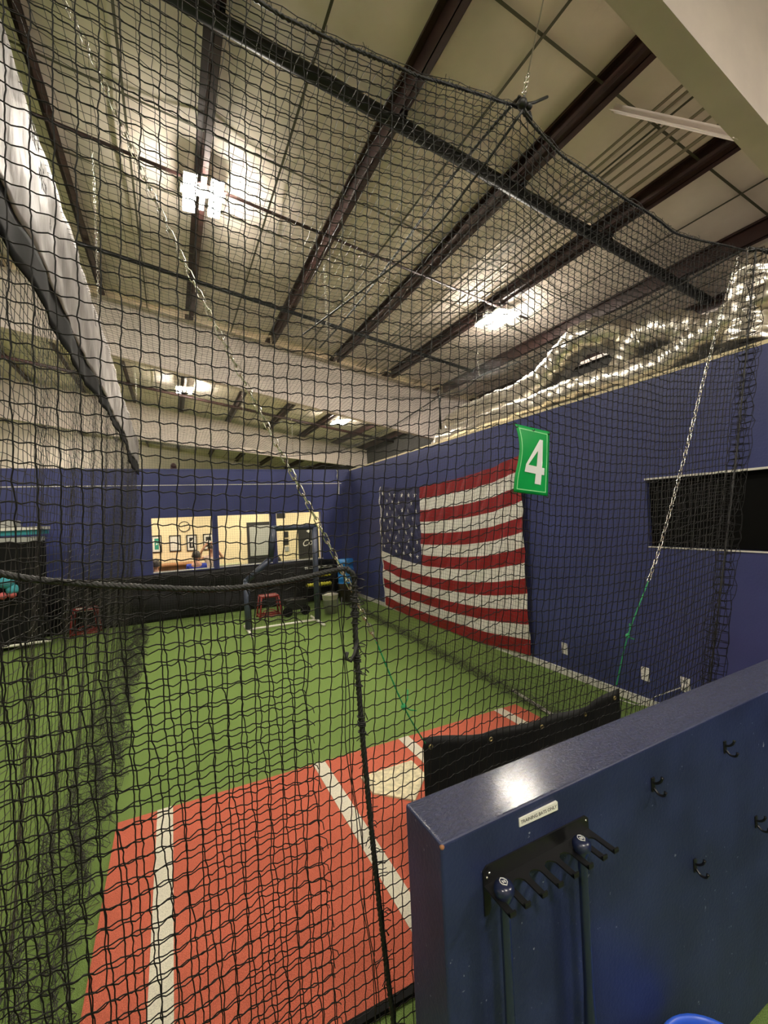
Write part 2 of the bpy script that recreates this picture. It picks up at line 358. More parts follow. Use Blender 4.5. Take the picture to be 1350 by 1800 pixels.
MB().beam((3.57, 1.58, 4.40), (3.60, 2.50, 5.40), .065, .006, (0, 0, 1)).beam((3.60, 1.58, 4.43), (3.63, 2.50, 5.43), .006, .06, (0, 0, 1)).build('flange_brace', 'rafter', rn)
g = 'insulation bands under the roof'
nths = ['first', 'second', 'third', 'fourth', 'fifth', 'sixth', 'seventh', 'eighth', 'ninth', 'tenth', 'eleventh', 'twelfth', 'thirteenth']
for i, y in enumerate([.3, 2.55, 3.75, 5.0, 6.2, 7.4, 8.6, 11, 12.3, 13.6, 15, 16.4]):
    tag(MB().beam((XL, y, ZR - SL * XL + .11), (XE, y, ZR - SL * XE + .11), .025, .004).build('insulation_band', 'band'), 'thin olive strap crossing under the roof insulation, %s counted from the camera' % nths[i], 'strap', g)
for i, (a, c) in enumerate(zip(pxs, pxs[1:])):
    m_ = (a + c) / 2
    tag(MB().beam((m_, YN, ZR - SL * m_ + .1), (m_, YF, ZR - SL * m_ + .1), .025, .004).build('insulation_band', 'band'), 'thin olive strap running lengthwise under the roof, %s counted from the left' % nths[i], 'strap', 'long insulation straps')
p = MB(); p.tube([(-3, 3.65, ZR - .09 - SL * -3), (7.2, 3.65, ZR - .09 - SL * 7.2)], .064, 14)
po = tag(p.build('hanging_pipe', 'pipe', smooth=True), 'thick black pipe clamped under the roof purlins above the cage', 'pipe')
for x in (2.12, 3.61, 5.02, .48, 6.52):
    z = ZR - .09 - SL * x; c = MB(); c.tube([(x + .03 + .01, 3.65 + .064 * math.cos(a), z + .064 * math.sin(a)) for a in [i * math.pi / 8 for i in range(17)]], .008, 6)
    c.box((x + .02, 3.58, z + .05), (x + .06, 3.72, z + .10)); c.build('clamp', 'pipe', po)
tag(MB().tube([(-3, 7.9, ZR - .05 + SL * 3), (6.2, 7.9, ZR - .05 - SL * 6.2)], .035, 10).build('hanging_pipe', 'pipe', smooth=True), 'slim dark pipe under the purlins near the middle rafter', 'pipe')
tag(MB().tube([(-3, 5.6, ZR - .04 + SL * 3), (5.6, 5.6, ZR - .04 - SL * 5.6)], .02, 8).build('hanging_pipe', 'purlin', smooth=True), 'thin brown rod under the purlins beside the nearest lamp', 'rod')
tag(MB().tube([(-6, 15.2, ZR - .05 + SL * 6), (8, 15.2, ZR - .05 - SL * 8)], .05, 8).build('hanging_pipe', 'purlin', smooth=True), 'dark brown pipe under the roof beyond the middle rafter', 'pipe')
for j, (x, r, y0_, y1_) in enumerate([(4.02, .012, -2, 9.4), (4.10, .012, -2, 9.4), (4.36, .014, -2, 9.4), (4.48, .012, -1, 9.4), (4.62, .016, .5, 9.4), (4.25, .02, 2.4, 3.1)]):
    z = ZR - SL * x - .03
    tag(MB().tube([(x, y0_, z), (x, y1_, z)], r, 8).build('electrical_conduit', 'conduit', smooth=True),
        ('olive metal conduit under the roof, %s from the left of the five' % nths[j]) if j < 5 else 'short stub of conduit ending in open air among the long conduits', 'conduit', 'roof conduits' if j < 5 else None)
for j, (z, x) in enumerate([(4.72, 7.25), (4.60, 7.0)]):
    tag(MB().tube([(x, -2, z), (x, 9.4, z)], .02, 8).build('eave_pipe', 'rafter', smooth=True), ['upper', 'lower'][j] + ' pale pipe running along the eave behind the ducts', 'pipe')
# lamps
def lamp(x, y, lab, L=.64):
    z = ZR - SL * x - .03; e = empty('ceiling_lamp', (x, y, z), lab, 'lamp', 'twin panel high bay lamps')
    MB().box((x - .25, y - .06, z - .02), (x + .25, y + .06, z + .03)).box((x - .03, y - .3, z - .03), (x + .03, y + .3, z)).build('lamp_body', 'lampbody', e)
    for s in (-1, 1):
        hs = MB().box((x + s * .15 - .074, y - L / 2 - .01, z - .045), (x + s * .15 + .074, y + L / 2 + .01, z - .02)).build('housing', 'lampbody', e)
        d = MB().box((x + s * .15 - .068, y - L / 2, z - .075), (x + s * .15 + .068, y + L / 2, z - .035)).build('diffuser', 'led', hs)
lamp(.50, 5.75, 'twin panel lamp glowing on the second purlin, nearest and largest lit lamp')
lamp(5.15, 5.85, 'twin panel lamp glowing above the ducts and green sign')
lamp(.50, 14.4, 'twin panel lamp beyond the middle rafter on the left')
lamp(5.3, 14.1, 'twin panel lamp beyond the middle rafter on the right')
lamp(-5.05, 24.4, 'far twin panel lamp seen through the left net')
lamp(-4.6, 5.75, 'twin panel lamp over the neighbouring cage out of view')
lamp(-4.6, 13.5, 'twin panel lamp over the far left turf out of view')
lamp(.50, -2.6, 'twin panel lamp behind the camera over the walkway')
lamp(5.15, -2.6, 'twin panel lamp behind the camera near the right wall')
lamp(-4.6, -2.6, 'twin panel lamp behind the camera at far left')
for x in (-.5, 2.0, 4.4):
    MBx = MB().box((x - .5, 11.2, 2.72), (x + .5, 12.2, 2.745)); tag(MBx.build('office_lamp', 'roomled'), 'lit square panel in the office ceiling above the %s window' % {-.5: 'left', 2.0: 'middle', 4.4: 'right'}[x], 'lamp', 'office ceiling panels')
# ---------------------------------------------------------------- ducts
def duct(pts, rad, label, ribs=True, name='flexible_duct'):
    P = smoothpath(pts, 10); mb = MB(); n = 22; L = len(P); prev = None; vs = []
    for i, p_ in enumerate(P):
        t = (P[min(i + 1, L - 1)] - P[max(i - 1, 0)]).normalized(); a = Vector((0, 0, 1)) if abs(t.z) < .9 else Vector((1, 0, 0))
        sd = t.cross(a).normalized(); u = sd.cross(t)
        for j in range(n):
            an = 2 * math.pi * j / n; r = rad * (1 + .05 * math.sin(i * 1.9) + .035 * math.sin(3 * an + i * .7) + random.uniform(-.018, .018)); vs.append(p_ + (sd * math.cos(an) + u * math.sin(an)) * r)
    mb.add(vs, [(i * n + j, i * n + (j + 1) % n, (i + 1) * n + (j + 1) % n, (i + 1) * n + j) for i in range(L - 1) for j in range(n)] + [tuple(range(n)), tuple((L - 1) * n + j for j in range(n - 1, -1, -1))])
    return tag(mb.build(name, 'foil', smooth=True), label, 'duct')
duct([(4.5, 6.7, 3.29), (4.45, 5.9, 3.29), (4.45, 5.2, 3.30), (4.45, 4.4, 3.31), (4.45, 3.9, 3.34), (4.45, 3.4, 3.33), (4.45, 2.95, 3.30), (4.48, 2.62, 3.33), (4.5, 2.42, 3.42), (4.52, 2.2, 3.50), (4.55, 1.9, 3.60), (4.6, 1.5, 3.66)], .16, 'silver insulated flexible duct lying along the top of the flag wall')
duct([(4.75, 7.15, 3.20), (4.78, 6.9, 3.48), (4.8, 6.6, 3.62), (4.8, 5.8, 3.66), (4.8, 5.0, 3.66), (4.75, 4.45, 3.74), (4.72, 4.18, 3.86), (4.7, 3.85, 4.02), (4.75, 3.55, 4.0), (5.0, 3.45, 3.9), (5.35, 3.45, 3.6), (5.5, 3.45, 3.2)], .20, 'silver flexible duct arching up above the green number sign')
duct([(4.95, 3.5, 3.18), (4.9, 3.38, 3.55), (4.85, 3.2, 3.76), (4.85, 3.02, 3.83), (4.85, 2.8, 3.78), (4.95, 2.6, 3.62), (5.1, 2.45, 3.3)], .19, 'crumpled silver duct elbow humped behind the long wall duct')
duct([(4.55, 2.02, 3.25), (4.6, 1.98, 3.5), (4.65, 1.95, 3.8), (4.9, 1.95, 4.0), (5.4, 2.0, 4.1)], .21, 'big silver duct bend rising at the front end of the wall')
# ---------------------------------------------------------------- nets
FY = lambda x: 1.235 + .08 * (x + .52) + .012 * math.sin(x * 5.0)
topx = [-.52, -.18, .348, .553, .867, 1.111, 1.40, 1.686, 2.122, 2.673, 3.53]; topz = [3.62, 3.56, 3.504, 3.508, 3.53, 3.59, 3.665, 3.564, 3.50, 3.488, 3.605]
def XR(z): return float(np.interp(z, [0, .9, 2.2, 3.6], [2.55, 2.76, 3.16, 3.53]))
def XLf(z): return -.52 + .09 * max(0, 1 - z / 1.75)
def front(u, v):
    x0 = -.52 + 4.05 * u; zt = float(np.interp(x0, topx, topz)); z = .01 + zt * (1 - v) * .997
    x = XLf(z) + (XR(z) - XLf(z)) * u; return (x, FY(x) + .03 * math.sin(z * 1.7 + x) * math.sin(math.pi * v), z)
nu, nv = 88, 80
G = nodes(front, nu, nv, .0016)
r = .0017
sets = [sweep(strands(G, 0, .0025, .0012, (0, 0, -1), 4), r, 5, (0, 1, 0)), sweep(strands(G, 1, .0006, .0012, (1, 0, 0), 3), r, 5, (0, 1, 0))]
# bunched side edge of the front net
def bunch(u, v):
    zt = 3.6; z = zt * (1 - v); x = XR(z) + .015 + .05 * u; return (x + .012 * math.sin(9 * z + 6 * u), 1.50 + .05 * math.sin(u * 17), z)
GB = nodes(bunch, 9, 80, .006)
sets += [sweep(strands(GB, 0, .002, .004, (0, 0, -1), 2), r, 4, (0, 1, 0)), sweep(strands(GB, 1, .0006, .002, (1, 0, 0), 2), r, 4, (0, 1, 0))]
fn_ = net_mesh('cage_net', sets, 'net', knots=G, kr=.0026)
tag(fn_, 'black knotted front net of the batting cage, nearest the camera', 'net', 'batting cage nets')
b = MB(); tp = [(x, FY(x), z + .002) for x, z in zip(np.interp(np.linspace(0, 10, 31), range(11), topx), np.interp(np.linspace(0, 10, 31), range(11), topz))]
twisted(b, tp, .008, 5, .05, 3, .02); b.build('top_rope', 'rope', fn_, smooth=True)
b = MB(); twisted(b, [(XR(z) + .02, 1.50, z) for z in np.linspace(3.6, 0, 12)], .006, 4, .04, 2, .03); b.build('side_rope', 'rope', fn_, smooth=True)
b = MB()
for i in range(70):
    x = random.uniform(-.3, 3.4); z = float(np.interp(x, topx, topz)); a = random.uniform(-.9, .6); l = random.uniform(.012, .034)
    b.tube([(x, FY(x), z), (x + a * l * .4, FY(x) + random.uniform(-.01, .01), z + l * .6), (x + a * l, FY(x) + random.uniform(-.02, .02), z + l)], .0012, 3)
b.build('frayed_ends', 'rope', fn_)['kind'] = 'stuff'
b = MB(); c0 = Vector((1.40, 1.37, 3.66))
b.ball(c0, .022); b.ball(c0 + Vector((.035, 0, .0)), .016); b.tube([c0, c0 + Vector((.03, 0, .01)), c0 + Vector((.07, .0, .03)), c0 + Vector((.15, 0, .085))], .006, 6)
b.tube([c0, c0 + Vector((.02, 0, -.03)), c0 + Vector((.05, 0, -.05)), c0 + Vector((.04, 0, -.02))], .006, 6); b.build('knot', 'rope', fn_, smooth=True)
# door flap behind the front net with its thick rope
def flap(u, v):
    z = .01 + 1.77 * (1 - v) + .03 * math.sin(u * 3) * (1 - v); x = -.5 + .83 * u + .10 * max(0, 1 - z / 1.75); return (x, FY(x) + .035 + .012 * math.sin(u * 9 + z), z)
GF = nodes(flap, 18, 39, .003)
sets = [sweep(strands(GF, 0, .004, .003, (0, 0, -1), 4), r, 5, (0, 1, 0)), sweep(strands(GF, 1, .001, .002, (1, 0, 0), 3), r, 5, (0, 1, 0))]
fl = net_mesh('door_flap_net', sets, 'net', knots=GF, kr=.0028)
tag(fl, 'black net door flap with frayed cut edge hanging lower left', 'net', 'batting cage nets')
b = MB()
for j in range(0, 40):
    q = GF[-1, j]; l = random.uniform(.012, .045); b.tube([q, q + np.array([l * .5, 0, -l * .4]), q + np.array([l * .6, 0, -l * random.uniform(.6, 1.2)])], .0014, 4)
b.build('frayed_ends', 'rope', fl)['kind'] = 'stuff'
b = MB()
hr = [(-.50, 1.275, 1.93), (-.34, 1.26, 1.856), (-.2, 1.265, 1.82), (-.07, 1.27, 1.796), (.08, 1.28, 1.772), (.205, 1.29, 1.766), (.33, 1.295, 1.772), (.44, 1.30, 1.785), (.49, 1.305, 1.787), (.515, 1.307, 1.76), (.515, 1.308, 1.70), (.512, 1.307, 1.55), (.52, 1.307, 1.25), (.545, 1.308, .8), (.575, 1.309, .4), (.61, 1.31, .02)]
twisted(b, hr[:9], .0085, 6, .035, 3, .008); twisted(b, hr[8:], .0095, 6, .05, 3, .012)
ro = tag(b.build('door_rope', 'rope', smooth=True), 'thick black twisted rope edging the net doorway, sagging then dropping to the floor', 'rope')
b = MB()
for j in range(70):
    z = random.uniform(.05, 1.76); i = np.interp(z, [.02, .4, .8, 1.25, 1.55, 1.77], [.61, .575, .545, .52, .512, .515]); l = random.uniform(.012, .04) * random.choice((-1, 1, 1))
    b.tube([(i, 1.305, z), (i + l * .6, 1.30, z + random.uniform(-.01, .01)), (i + l, 1.30, z - random.uniform(0, .02))], .0016, 4)
for j in range(26):   # wraps
    z = random.uniform(1.25, 1.76); i = np.interp(z, [.8, 1.25, 1.55, 1.77], [.545, .52, .512, .515]); b.tube([(i + .013 * math.cos(a), 1.307 + .013 * math.sin(a), z + .006 * math.sin(a * .5)) for a in np.linspace(0, 6.28, 9)], .002, 4)
b.tube([(.515, 1.3, 1.56), (.50, 1.29, 1.52), (.485, 1.29, 1.50), (.47, 1.29, 1.51), (.475, 1.29, 1.53)], .006, 6)
b.build('lashing', 'rope', ro, smooth=True)['kind'] = 'stuff'
b = MB()     # loose doubled strand left of the rope
for dx, ph in ((-.055, 0), (-.045, 1)):
    b.tube([(float(np.interp(z, [.02, .4, .8, 1.25, 1.77], [.61, .575, .545, .52, .515])) + dx + .006 * math.sin(z * 14 + ph), 1.30, z) for z in np.linspace(.03, 1.7, 60)], .0016, 4)
b.build('loose_strand', 'rope', ro, smooth=True)
def net_panel(name, fn, nu, nv, label, nrm, vdir, r=.0016, jit=.0025, m='net2', sub=1, amp=0, extra=None):
    Gx = nodes(fn, nu, nv, jit); st = [sweep(strands(Gx, 0, amp, .0, vdir, sub), r, 3, nrm), sweep(strands(Gx, 1, 0, .0, vdir, 1), r, 3, nrm)]
    for (f2, a, c, j2) in (extra or []):
        G2 = nodes(f2, a, c, j2); st += [sweep(strands(G2, 0, 0, 0, vdir, 1), r, 3, nrm), sweep(strands(G2, 1, 0, 0, vdir, 1), r, 3, nrm)]
    return tag(net_mesh(name, st, m), label, 'net', 'batting cage nets')
YB = 9.35
def sagr(y, ys, d):
    for a, c in zip(ys, ys[1:]):
        if a <= y <= c: return d * math.sin(math.pi * (y - a) / (c - a))
    return 0
def ztR(y): return float(np.interp(y, [1.5, 5, YB], [3.6, 3.6, 3.42])) - sagr(y, [1.5, 4.3, 5.1, YB], .08)
def ztL(y): return float(np.interp(y, [1.2, YB], [3.92, 3.55])) - sagr(y, [1.2, 4.5, 9.3], .06)
def botR(y): return float(np.interp(y, [1.5, 2.2, 3.1, YB], [2.58, 2.95, 3.10, 3.46]))
def right(u, v):
    y = 1.53 + u * (YB - 1.53); z = ztR(y) * (1 - v) + .02; x = 3.5 - .05 * u + (botR(y) - 3.5) * v ** 1.3 + .03 * math.sin(y * 7) * v; return (x, y, z)
def hem(xf, w, h, ya, yb):
    def f(u, v):
        y = ya + u * (yb - ya); a = v * math.pi * 3; return (xf(y) + w * (v - .5) + .03 * math.sin(y * 9 + a), y, .02 + h * (.5 + .5 * math.sin(a + y * 2)) * (1 - .4 * v)) 
    return f
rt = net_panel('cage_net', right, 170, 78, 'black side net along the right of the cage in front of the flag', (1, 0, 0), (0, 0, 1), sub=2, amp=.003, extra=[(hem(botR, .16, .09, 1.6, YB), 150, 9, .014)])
def lx(y): return -.50 - .02 * (y - 1) / 8
def botL(y): return float(np.interp(y, [1.2, 3, 6, YB], [-.70, -.72, -.76, -.80]))
def left(u, v):
    y = 1.25 + u * (YB - 1.25); z = ztL(y) * (1 - v) + .02; x = lx(y) + (botL(y) - lx(y)) * v ** 1.5 + .035 * math.sin(y * 8 + v * 2) * v; return (x, y, z)
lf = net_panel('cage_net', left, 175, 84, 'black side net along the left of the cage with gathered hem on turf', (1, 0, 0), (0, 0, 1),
    extra=[(hem(lambda y: -.60 + .02 * math.sin(y * 2), .30, .10, 1.9, YB), 170, 12, .016), (hem(lambda y: -.58 + .03 * math.sin(y * 3 + 1), .24, .16, 1.9, YB), 160, 12, .02),
           (lambda u, v: (-.72 + .22 * u + .05 * math.sin(v * 30 + u * 9) * u, 9.25 + .08 * math.sin(u * 20), 3.4 * (1 - v) + .02), 12, 76, .008)])
def ceilz(x, y):
    u = (x + .52) / 4.0; e = ztL(y) * (1 - u) + ztR(y) * u; s = math.sin(math.pi * min(1, max(0, (u) / .48))) if u < .48 else math.sin(math.pi * (u - .48) / .52)
    f = min(1, (y - 1.25) / .8); return (float(np.interp(x, topx, topz)) * (1 - f) + (e - .10 * abs(s) - .05 * math.sin(math.pi * (y - 1.3) / 8)) * f)
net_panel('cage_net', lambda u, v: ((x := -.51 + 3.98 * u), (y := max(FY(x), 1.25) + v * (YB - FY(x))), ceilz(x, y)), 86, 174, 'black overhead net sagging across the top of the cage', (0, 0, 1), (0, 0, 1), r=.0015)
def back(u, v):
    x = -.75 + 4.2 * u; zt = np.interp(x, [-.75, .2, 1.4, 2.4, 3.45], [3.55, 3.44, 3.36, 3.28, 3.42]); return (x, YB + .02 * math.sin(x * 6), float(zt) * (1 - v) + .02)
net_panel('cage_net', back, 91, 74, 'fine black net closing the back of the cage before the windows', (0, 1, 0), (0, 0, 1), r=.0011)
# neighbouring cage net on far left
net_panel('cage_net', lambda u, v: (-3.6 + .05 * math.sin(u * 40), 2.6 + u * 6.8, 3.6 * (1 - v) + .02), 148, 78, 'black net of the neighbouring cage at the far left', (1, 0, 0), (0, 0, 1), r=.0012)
for nm, pts, lab in (('net_cable', [(3.50 - .05 * (y - 1.5) / 8, y, ztR(y) + .01) for y in np.linspace(1.55, YB, 40)], 'black rope along the top edge of the right net'),
                     ('net_cable', [(-.75 + 4.2 * u, YB, float(np.interp(-.75 + 4.2 * u, [-.75, .2, 1.4, 2.4, 3.45], [3.55, 3.44, 3.36, 3.28, 3.42])) + .03) for u in np.linspace(0, 1, 20)], 'black rope sagging along the top of the back net'),
                     ('net_cable', [(1.40, y, float(ceilz(1.40, y)) + .02) for y in np.linspace(1.38, 4.2, 20)], 'black rope running back along the ridge of the overhead net')):
    tag(twisted(MB(), pts, .009, 5, .06, 2, .03).build(nm, 'rope', smooth=True), lab, 'rope', 'net edge ropes')
b = MB()
for y in np.arange(2.2, 9.3, .35): b.tube([(3.5 - .05 * (y - 1.5) / 8 + .014 * math.cos(a), y + .004 * math.sin(a), ztR(y) + .01 + .014 * math.sin(a)) for a in np.linspace(0, 6.28, 9)], .004, 5)
tag(b.build('net_clips', 'chain', smooth=True), 'small bright clips holding the right net to its rope', 'clip', kind='stuff')
# ---- silver tarp above the left net
def tarpf(u, v):
    y = 1.25 + u * 8.25; zt = ztL(y) + .01; zb = 3.2 - .06 * math.sin(u * 3) - (.10 if u > .66 else 0) * min(1, (u - .66) * 12); z = zb + (zt - zb) * v
    return (-.49 - .02 * u + .008 * math.sin(y * 3.1 + v * 4) + .005 * math.sin(y * 11 + v * 9) + .003 * math.sin(y * 23 - v * 15), y, z)
to = MB().grid(tarpf, 200, 16).build('silver_tarp', 'tarp', smooth=True, fix=False)
sm = to.modifiers.new('s', 'SOLIDIFY'); sm.thickness = .004
tag(to, 'wrinkled silver tarp strip hung along the top of the left net', 'tarp')
hb = MB().grid(lambda u, v: ((q := tarpf(u, 0)), (q[0] - .012 + .006 * math.sin(u * 60), q[1], q[2] + .02 - (.17 + .05 * math.sin(u * 9)) * v))[1], 160, 4).build('black_hem', 'rubber', to, smooth=True, fix=False)
sm = hb.modifiers.new('s', 'SOLIDIFY'); sm.thickness = .006
# ---- chains
def chain(pts, lab, grp=None, pitch=.028, wire=.0022, wid=.008):
    return tag(chain_mb(MB(), pts, pitch, wire, wid).build('chain', 'chain', smooth=True, fix=False), lab, 'chain', grp)
CY = 1.62
chain([(-.45, CY, 3.92), (-.23, CY, 3.58), (-.06, CY, 3.16), (.10, CY, 2.78), (.32, CY, 2.31), (.56, CY, 1.81), (.72, CY, 1.45)], 'long bright steel chain slanting down across the cage to the left of the black sheet', None, .034, .0024, .009)
chain([(3.50, 1.58, 3.58), (3.2, 1.64, 2.85), (2.96, 1.68, 2.23), (2.70, 1.7, 1.68), (2.57, 1.7, 1.48)], 'steel chain slanting down from the right corner of the net toward the black sheet', None, .030, .0026, .009)
def cord(pts, lab):
    b = twisted(MB(), pts, .0045, 5, .03, 2, .012); q = Vector(pts[1])
    b.ball(q, .014); b.tube([q, q + Vector((.02, 0, .03)), q + Vector((.022, 0, .07))], .003, 5); b.tube([q, q + Vector((.03, 0, -.02)), q + Vector((.06, 0, -.03))], .003, 5)
    tag(b.build('green_cord', 'green', smooth=True), lab, 'cord')
cord([(.72, CY, 1.45), (.87, CY + .07, 1.12), (1.03, 1.8, .87)], 'thin green cord tied between the left chain and the black sheet')
cord([(2.57, 1.7, 1.48), (2.40, 1.73, 1.17), (2.37, 1.80, .86)], 'green cord knotted between the right chain and the black sheet')
for i, (x, y, z0, z1, lab) in enumerate([(-.50, 4.5, 3.9, 5.25, 'bright chain hanging above the silver tarp up to the roof'), (-.50, 9.3, 3.55, 5.0, 'bright chain above the far end of the silver tarp'),
    (1.40, 3.95, 3.6, 4.35, 'short bright chain above the ridge rope of the overhead net'), (1.40, 9.3, 3.42, 4.6, 'chain hanging over the middle of the back net'),
    (3.46, 4.3, 3.62, 3.95, 'short chain holding the right net rope before the dark gap'), (2.4, 9.3, 3.3, 4.3, 'chain hanging over the right part of the back net')]):
    chain([(x, y, z0), (x, y, (z0 + z1) / 2), (x, y, z1)], lab, 'hanging support chains')
    z2 = ZR - SL * x
    tag(MB().tube([(x, y, z1), (x, y, z2)], .0025, 4).build('support_wire', 'conduit'), 'thin wire rising above the ' + lab.replace('bright ', '')[:60].rsplit(' ', 1)[0], 'wire', 'support wires')
# front corner hanger
chain([(1.40, 1.36, 3.69), (1.42, 1.365, 3.74), (1.44, 1.37, 3.80)], 'short chain link cluster on the front corner knot of the net', None, .026, .003, .010)
tag(MB().tube([(1.44, 1.37, 3.80), (1.75, 1.40, 4.75), (1.99, 1.42, 5.55)], .003, 5).build('support_wire', 'conduit'), 'thin steel wire rising from the front corner of the net to the roof', 'wire')
chain([(1.60, 1.39, 4.28), (1.66, 1.39, 4.48), (1.70, 1.395, 4.62)], 'small chain piece on the wire near the top edge of the picture', None, .026, .003, .010)
b = MB(); b.tube(smoothpath([(1.40, 1.37, 3.63), (1.33, 1.6, 3.50), (1.28, 2.0, 3.42), (1.15, 2.6, 3.40), (1.0, 3.4, 3.42)]), .006, 6)
tag(b.build('tie_rope', 'rope', smooth=True), 'black tie rope stretching back from the front corner knot', 'rope')
b = MB(); b.tube([(3.40, 5.1, 3.55), (3.40, 5.1, 3.10)], .012, 6); b.tube([(3.40, 5.1, 3.56), (3.40, 5.14, 3.6), (3.40, 5.1, 3.64)], .01, 6)
tag(b.build('hanging_strap', 'rope', smooth=True), 'dark strap dangling from the right net rope beside the ducts', 'strap')
b = MB(); b.tube(smoothpath([(3.53, 1.53, 3.60), (3.62, 1.5, 3.61), (3.72, 1.45, 3.56), (3.80, 1.42, 3.48), (3.9, 1.38, 3.35)]), .011, 6); b.tube(smoothpath([(3.53, 1.53, 3.62), (3.68, 1.48, 3.58), (3.8, 1.45, 3.45), (3.86, 1.42, 3.3)]), .009, 6)
tag(b.build('tie_rope', 'rope', smooth=True), 'looped black tie rope at the right corner of the net', 'rope')
# ---- black sheet
def sh(u, v):
    x = 1.02 + 1.36 * u; top = float(np.interp(u, [0, .25, .54, .8, 1], [.90, .835, .81, .80, .845])); bot = .12
    return (x, 1.8 + .02 * math.sin(u * 8) * v + .01 * math.sin(u * 23 + v * 3), top + (bot - top) * v)
so = MB().grid(sh, 40, 16).build('black_sheet', 'vinyl', smooth=True, fix=False); sm = so.modifiers.new('s', 'SOLIDIFY'); sm.thickness = .004
tag(so, 'black vinyl sheet with brass eyelets hung behind the half wall', 'sheet')
for u in (.03, .29, .54, .78, .97):
    q = sh(u, .06); MB().tube([(q[0] + .009 * math.cos(a), q[1] - .006, q[2] + .009 * math.sin(a)) for a in np.linspace(0, 6.28, 13)[:-1]], .004, 6, closed=True).build('eyelet', 'brass', so, smooth=True)
# ---------------------------------------------------------------- flag
def flagf(u, v):      # u from hoist (far) to fly (near), v from top to bottom
    y = 8.42 - 4.2 * u; top = float(np.interp(u, [0, .18, .42, .7, .86, 1], [2.56, 2.47, 2.42, 2.47, 2.53, 2.64])); bot = float(np.interp(u, [0, .2, .45, .6, .8, 1], [.06, .012, .010, .012, .03, .10]))
    mid = .55 + .02 * math.sin(u * 3); z = top + (bot - top) * v
    z -= (.10 * math.sin(math.pi * u) ** .8) * math.sin(math.pi * min(1, v)) * (1 if v < .9 else (1 - v) / .1)
    d = .5 * (1 - u) * v; fold = .016 * math.sin(55 * (u * .8 + v * .25) * (1 + .3 * u)) * (1 - v) ** .7 + .014 * math.sin(9 * u + 14 * v) + (.008 * math.sin(60 * (v - u * .9)) if u < .4 and v < .5 else 0)
    return (WX - .035 - abs(fold) * 1.3 - .02 * v * (1 - v) * 4, y, max(.012, z))
def fk(u, v):
    if u < .012: return 1
    st = int(v * 13)
    if u < .39 and v < 7 / 13: return 2
    return 0 if st % 2 == 0 else 1
fb = MB().grid(flagf, 200, 156, kf=fk)
def star(cu, cv):
    vs = []; n = 10; rr = .047
    for i in range(n):
        a = math.pi / 2 + i * math.pi / 5; q = rr if i % 2 == 0 else rr * .40
        u = cu - q * math.cos(a) / 4.2 * .85 * 1.0; v = cv - q * math.sin(a) / 2.5 * 1.1; p_ = flagf(u, v); vs.append((p_[0] - .004, p_[1], p_[2]))
    c = flagf(cu, cv); vs.append((c[0] - .005, c[1], c[2])); fb.add(vs, [(i, (i + 1) % n, n) for i in range(n)], 1)
for rr_ in range(9):
    cnt = 6 if rr_ % 2 == 0 else 5
    for c in range(cnt): star(.012 + .378 * ((c + .5) / 6 if cnt == 6 else (c + 1) / 6), (rr_ + 1) / 10 * 7 / 13)
fo = fb.build('flag', ['fred', 'fwhite', 'fblue'], smooth=True, fix=False)
tag(fo, 'large American flag with stars and stripes hung sideways on the blue wall', 'flag')
# ---------------------------------------------------------------- sign 4
SC = [Vector((1.205, 1.295, 2.277)), Vector((1.397, 1.310, 2.258)), Vector((1.368, 1.308, 1.996)), Vector((1.180, 1.294, 2.015))]
def sp(u, v, off=0):
    p_ = (SC[0] * (1 - u) + SC[1] * u) * (1 - v) + (SC[3] * (1 - u) + SC[2] * u) * v
    bend = .010 * math.sin(math.pi * min(1, v * 1.3)) * (1 - u); p_.x += bend + .004 * (1 - u) * math.sin(v * 6); p_.y -= off + .012 * math.sin(math.pi * v) * (1 - u); return p_
sg = MB().grid(lambda u, v: sp(u, v), 12, 20).build('number_sign', 'signg', smooth=True, fix=False)
sm = sg.modifiers.new('s', 'SOLIDIFY'); sm.thickness = .003
tag(sg, 'green vinyl sign with white number 4 tied to the front net', 'sign')
b = MB(); q = .008
def strip(a, c, w, off, n=16):
    b.grid(lambda u, v: sp(a[0] + (c[0] - a[0]) * u + (w if a[0] == c[0] else 0) * v, a[1] + (c[1] - a[1]) * u + (w if a[1] == c[1] else 0) * v, off), n, 1)
strip((.07, .045), (.93, .045), .014, .004); strip((.07, .94), (.93, .94), .014, .004); strip((.07, .045), (.07, .954), .022, .004); strip((.91, .045), (.91, .954), .022, .004)
b.build('border_line', 'signl', sg, fix=False)
def P4(x, y): return sp(x, y, .005)
b = MB()
def poly4(pts): b.add([P4(*p_) for p_ in pts], [tuple(range(len(pts)))])
# strokes of the figure: slanting thin stroke, stem, crossbar
poly4([(.24, .575), (.31, .585), (.60, .34), (.67, .16)]); poly4([(.67, .16), (.775, .16), (.77, .50), (.76, .845), (.57, .84), (.585, .55), (.60, .34)]); poly4([(.24, .575), (.56, .58), (.85, .585), (.85, .69), (.56, .69), (.235, .685)])
b.build('numeral', 'signw', sg, fix=False)
b = MB()
for u, v in ((.02, .01), (.98, .01), (.5, .01), (.02, .99), (.98, .99)):
    p_ = sp(u, v); b.tube([(p_.x + .008 * math.cos(a), p_.y + .006 * math.sin(a), p_.z + .01 * math.sin(a)) for a in np.linspace(0, 6.28, 9)], .002, 5)
b.build('ties', 'rope', sg)
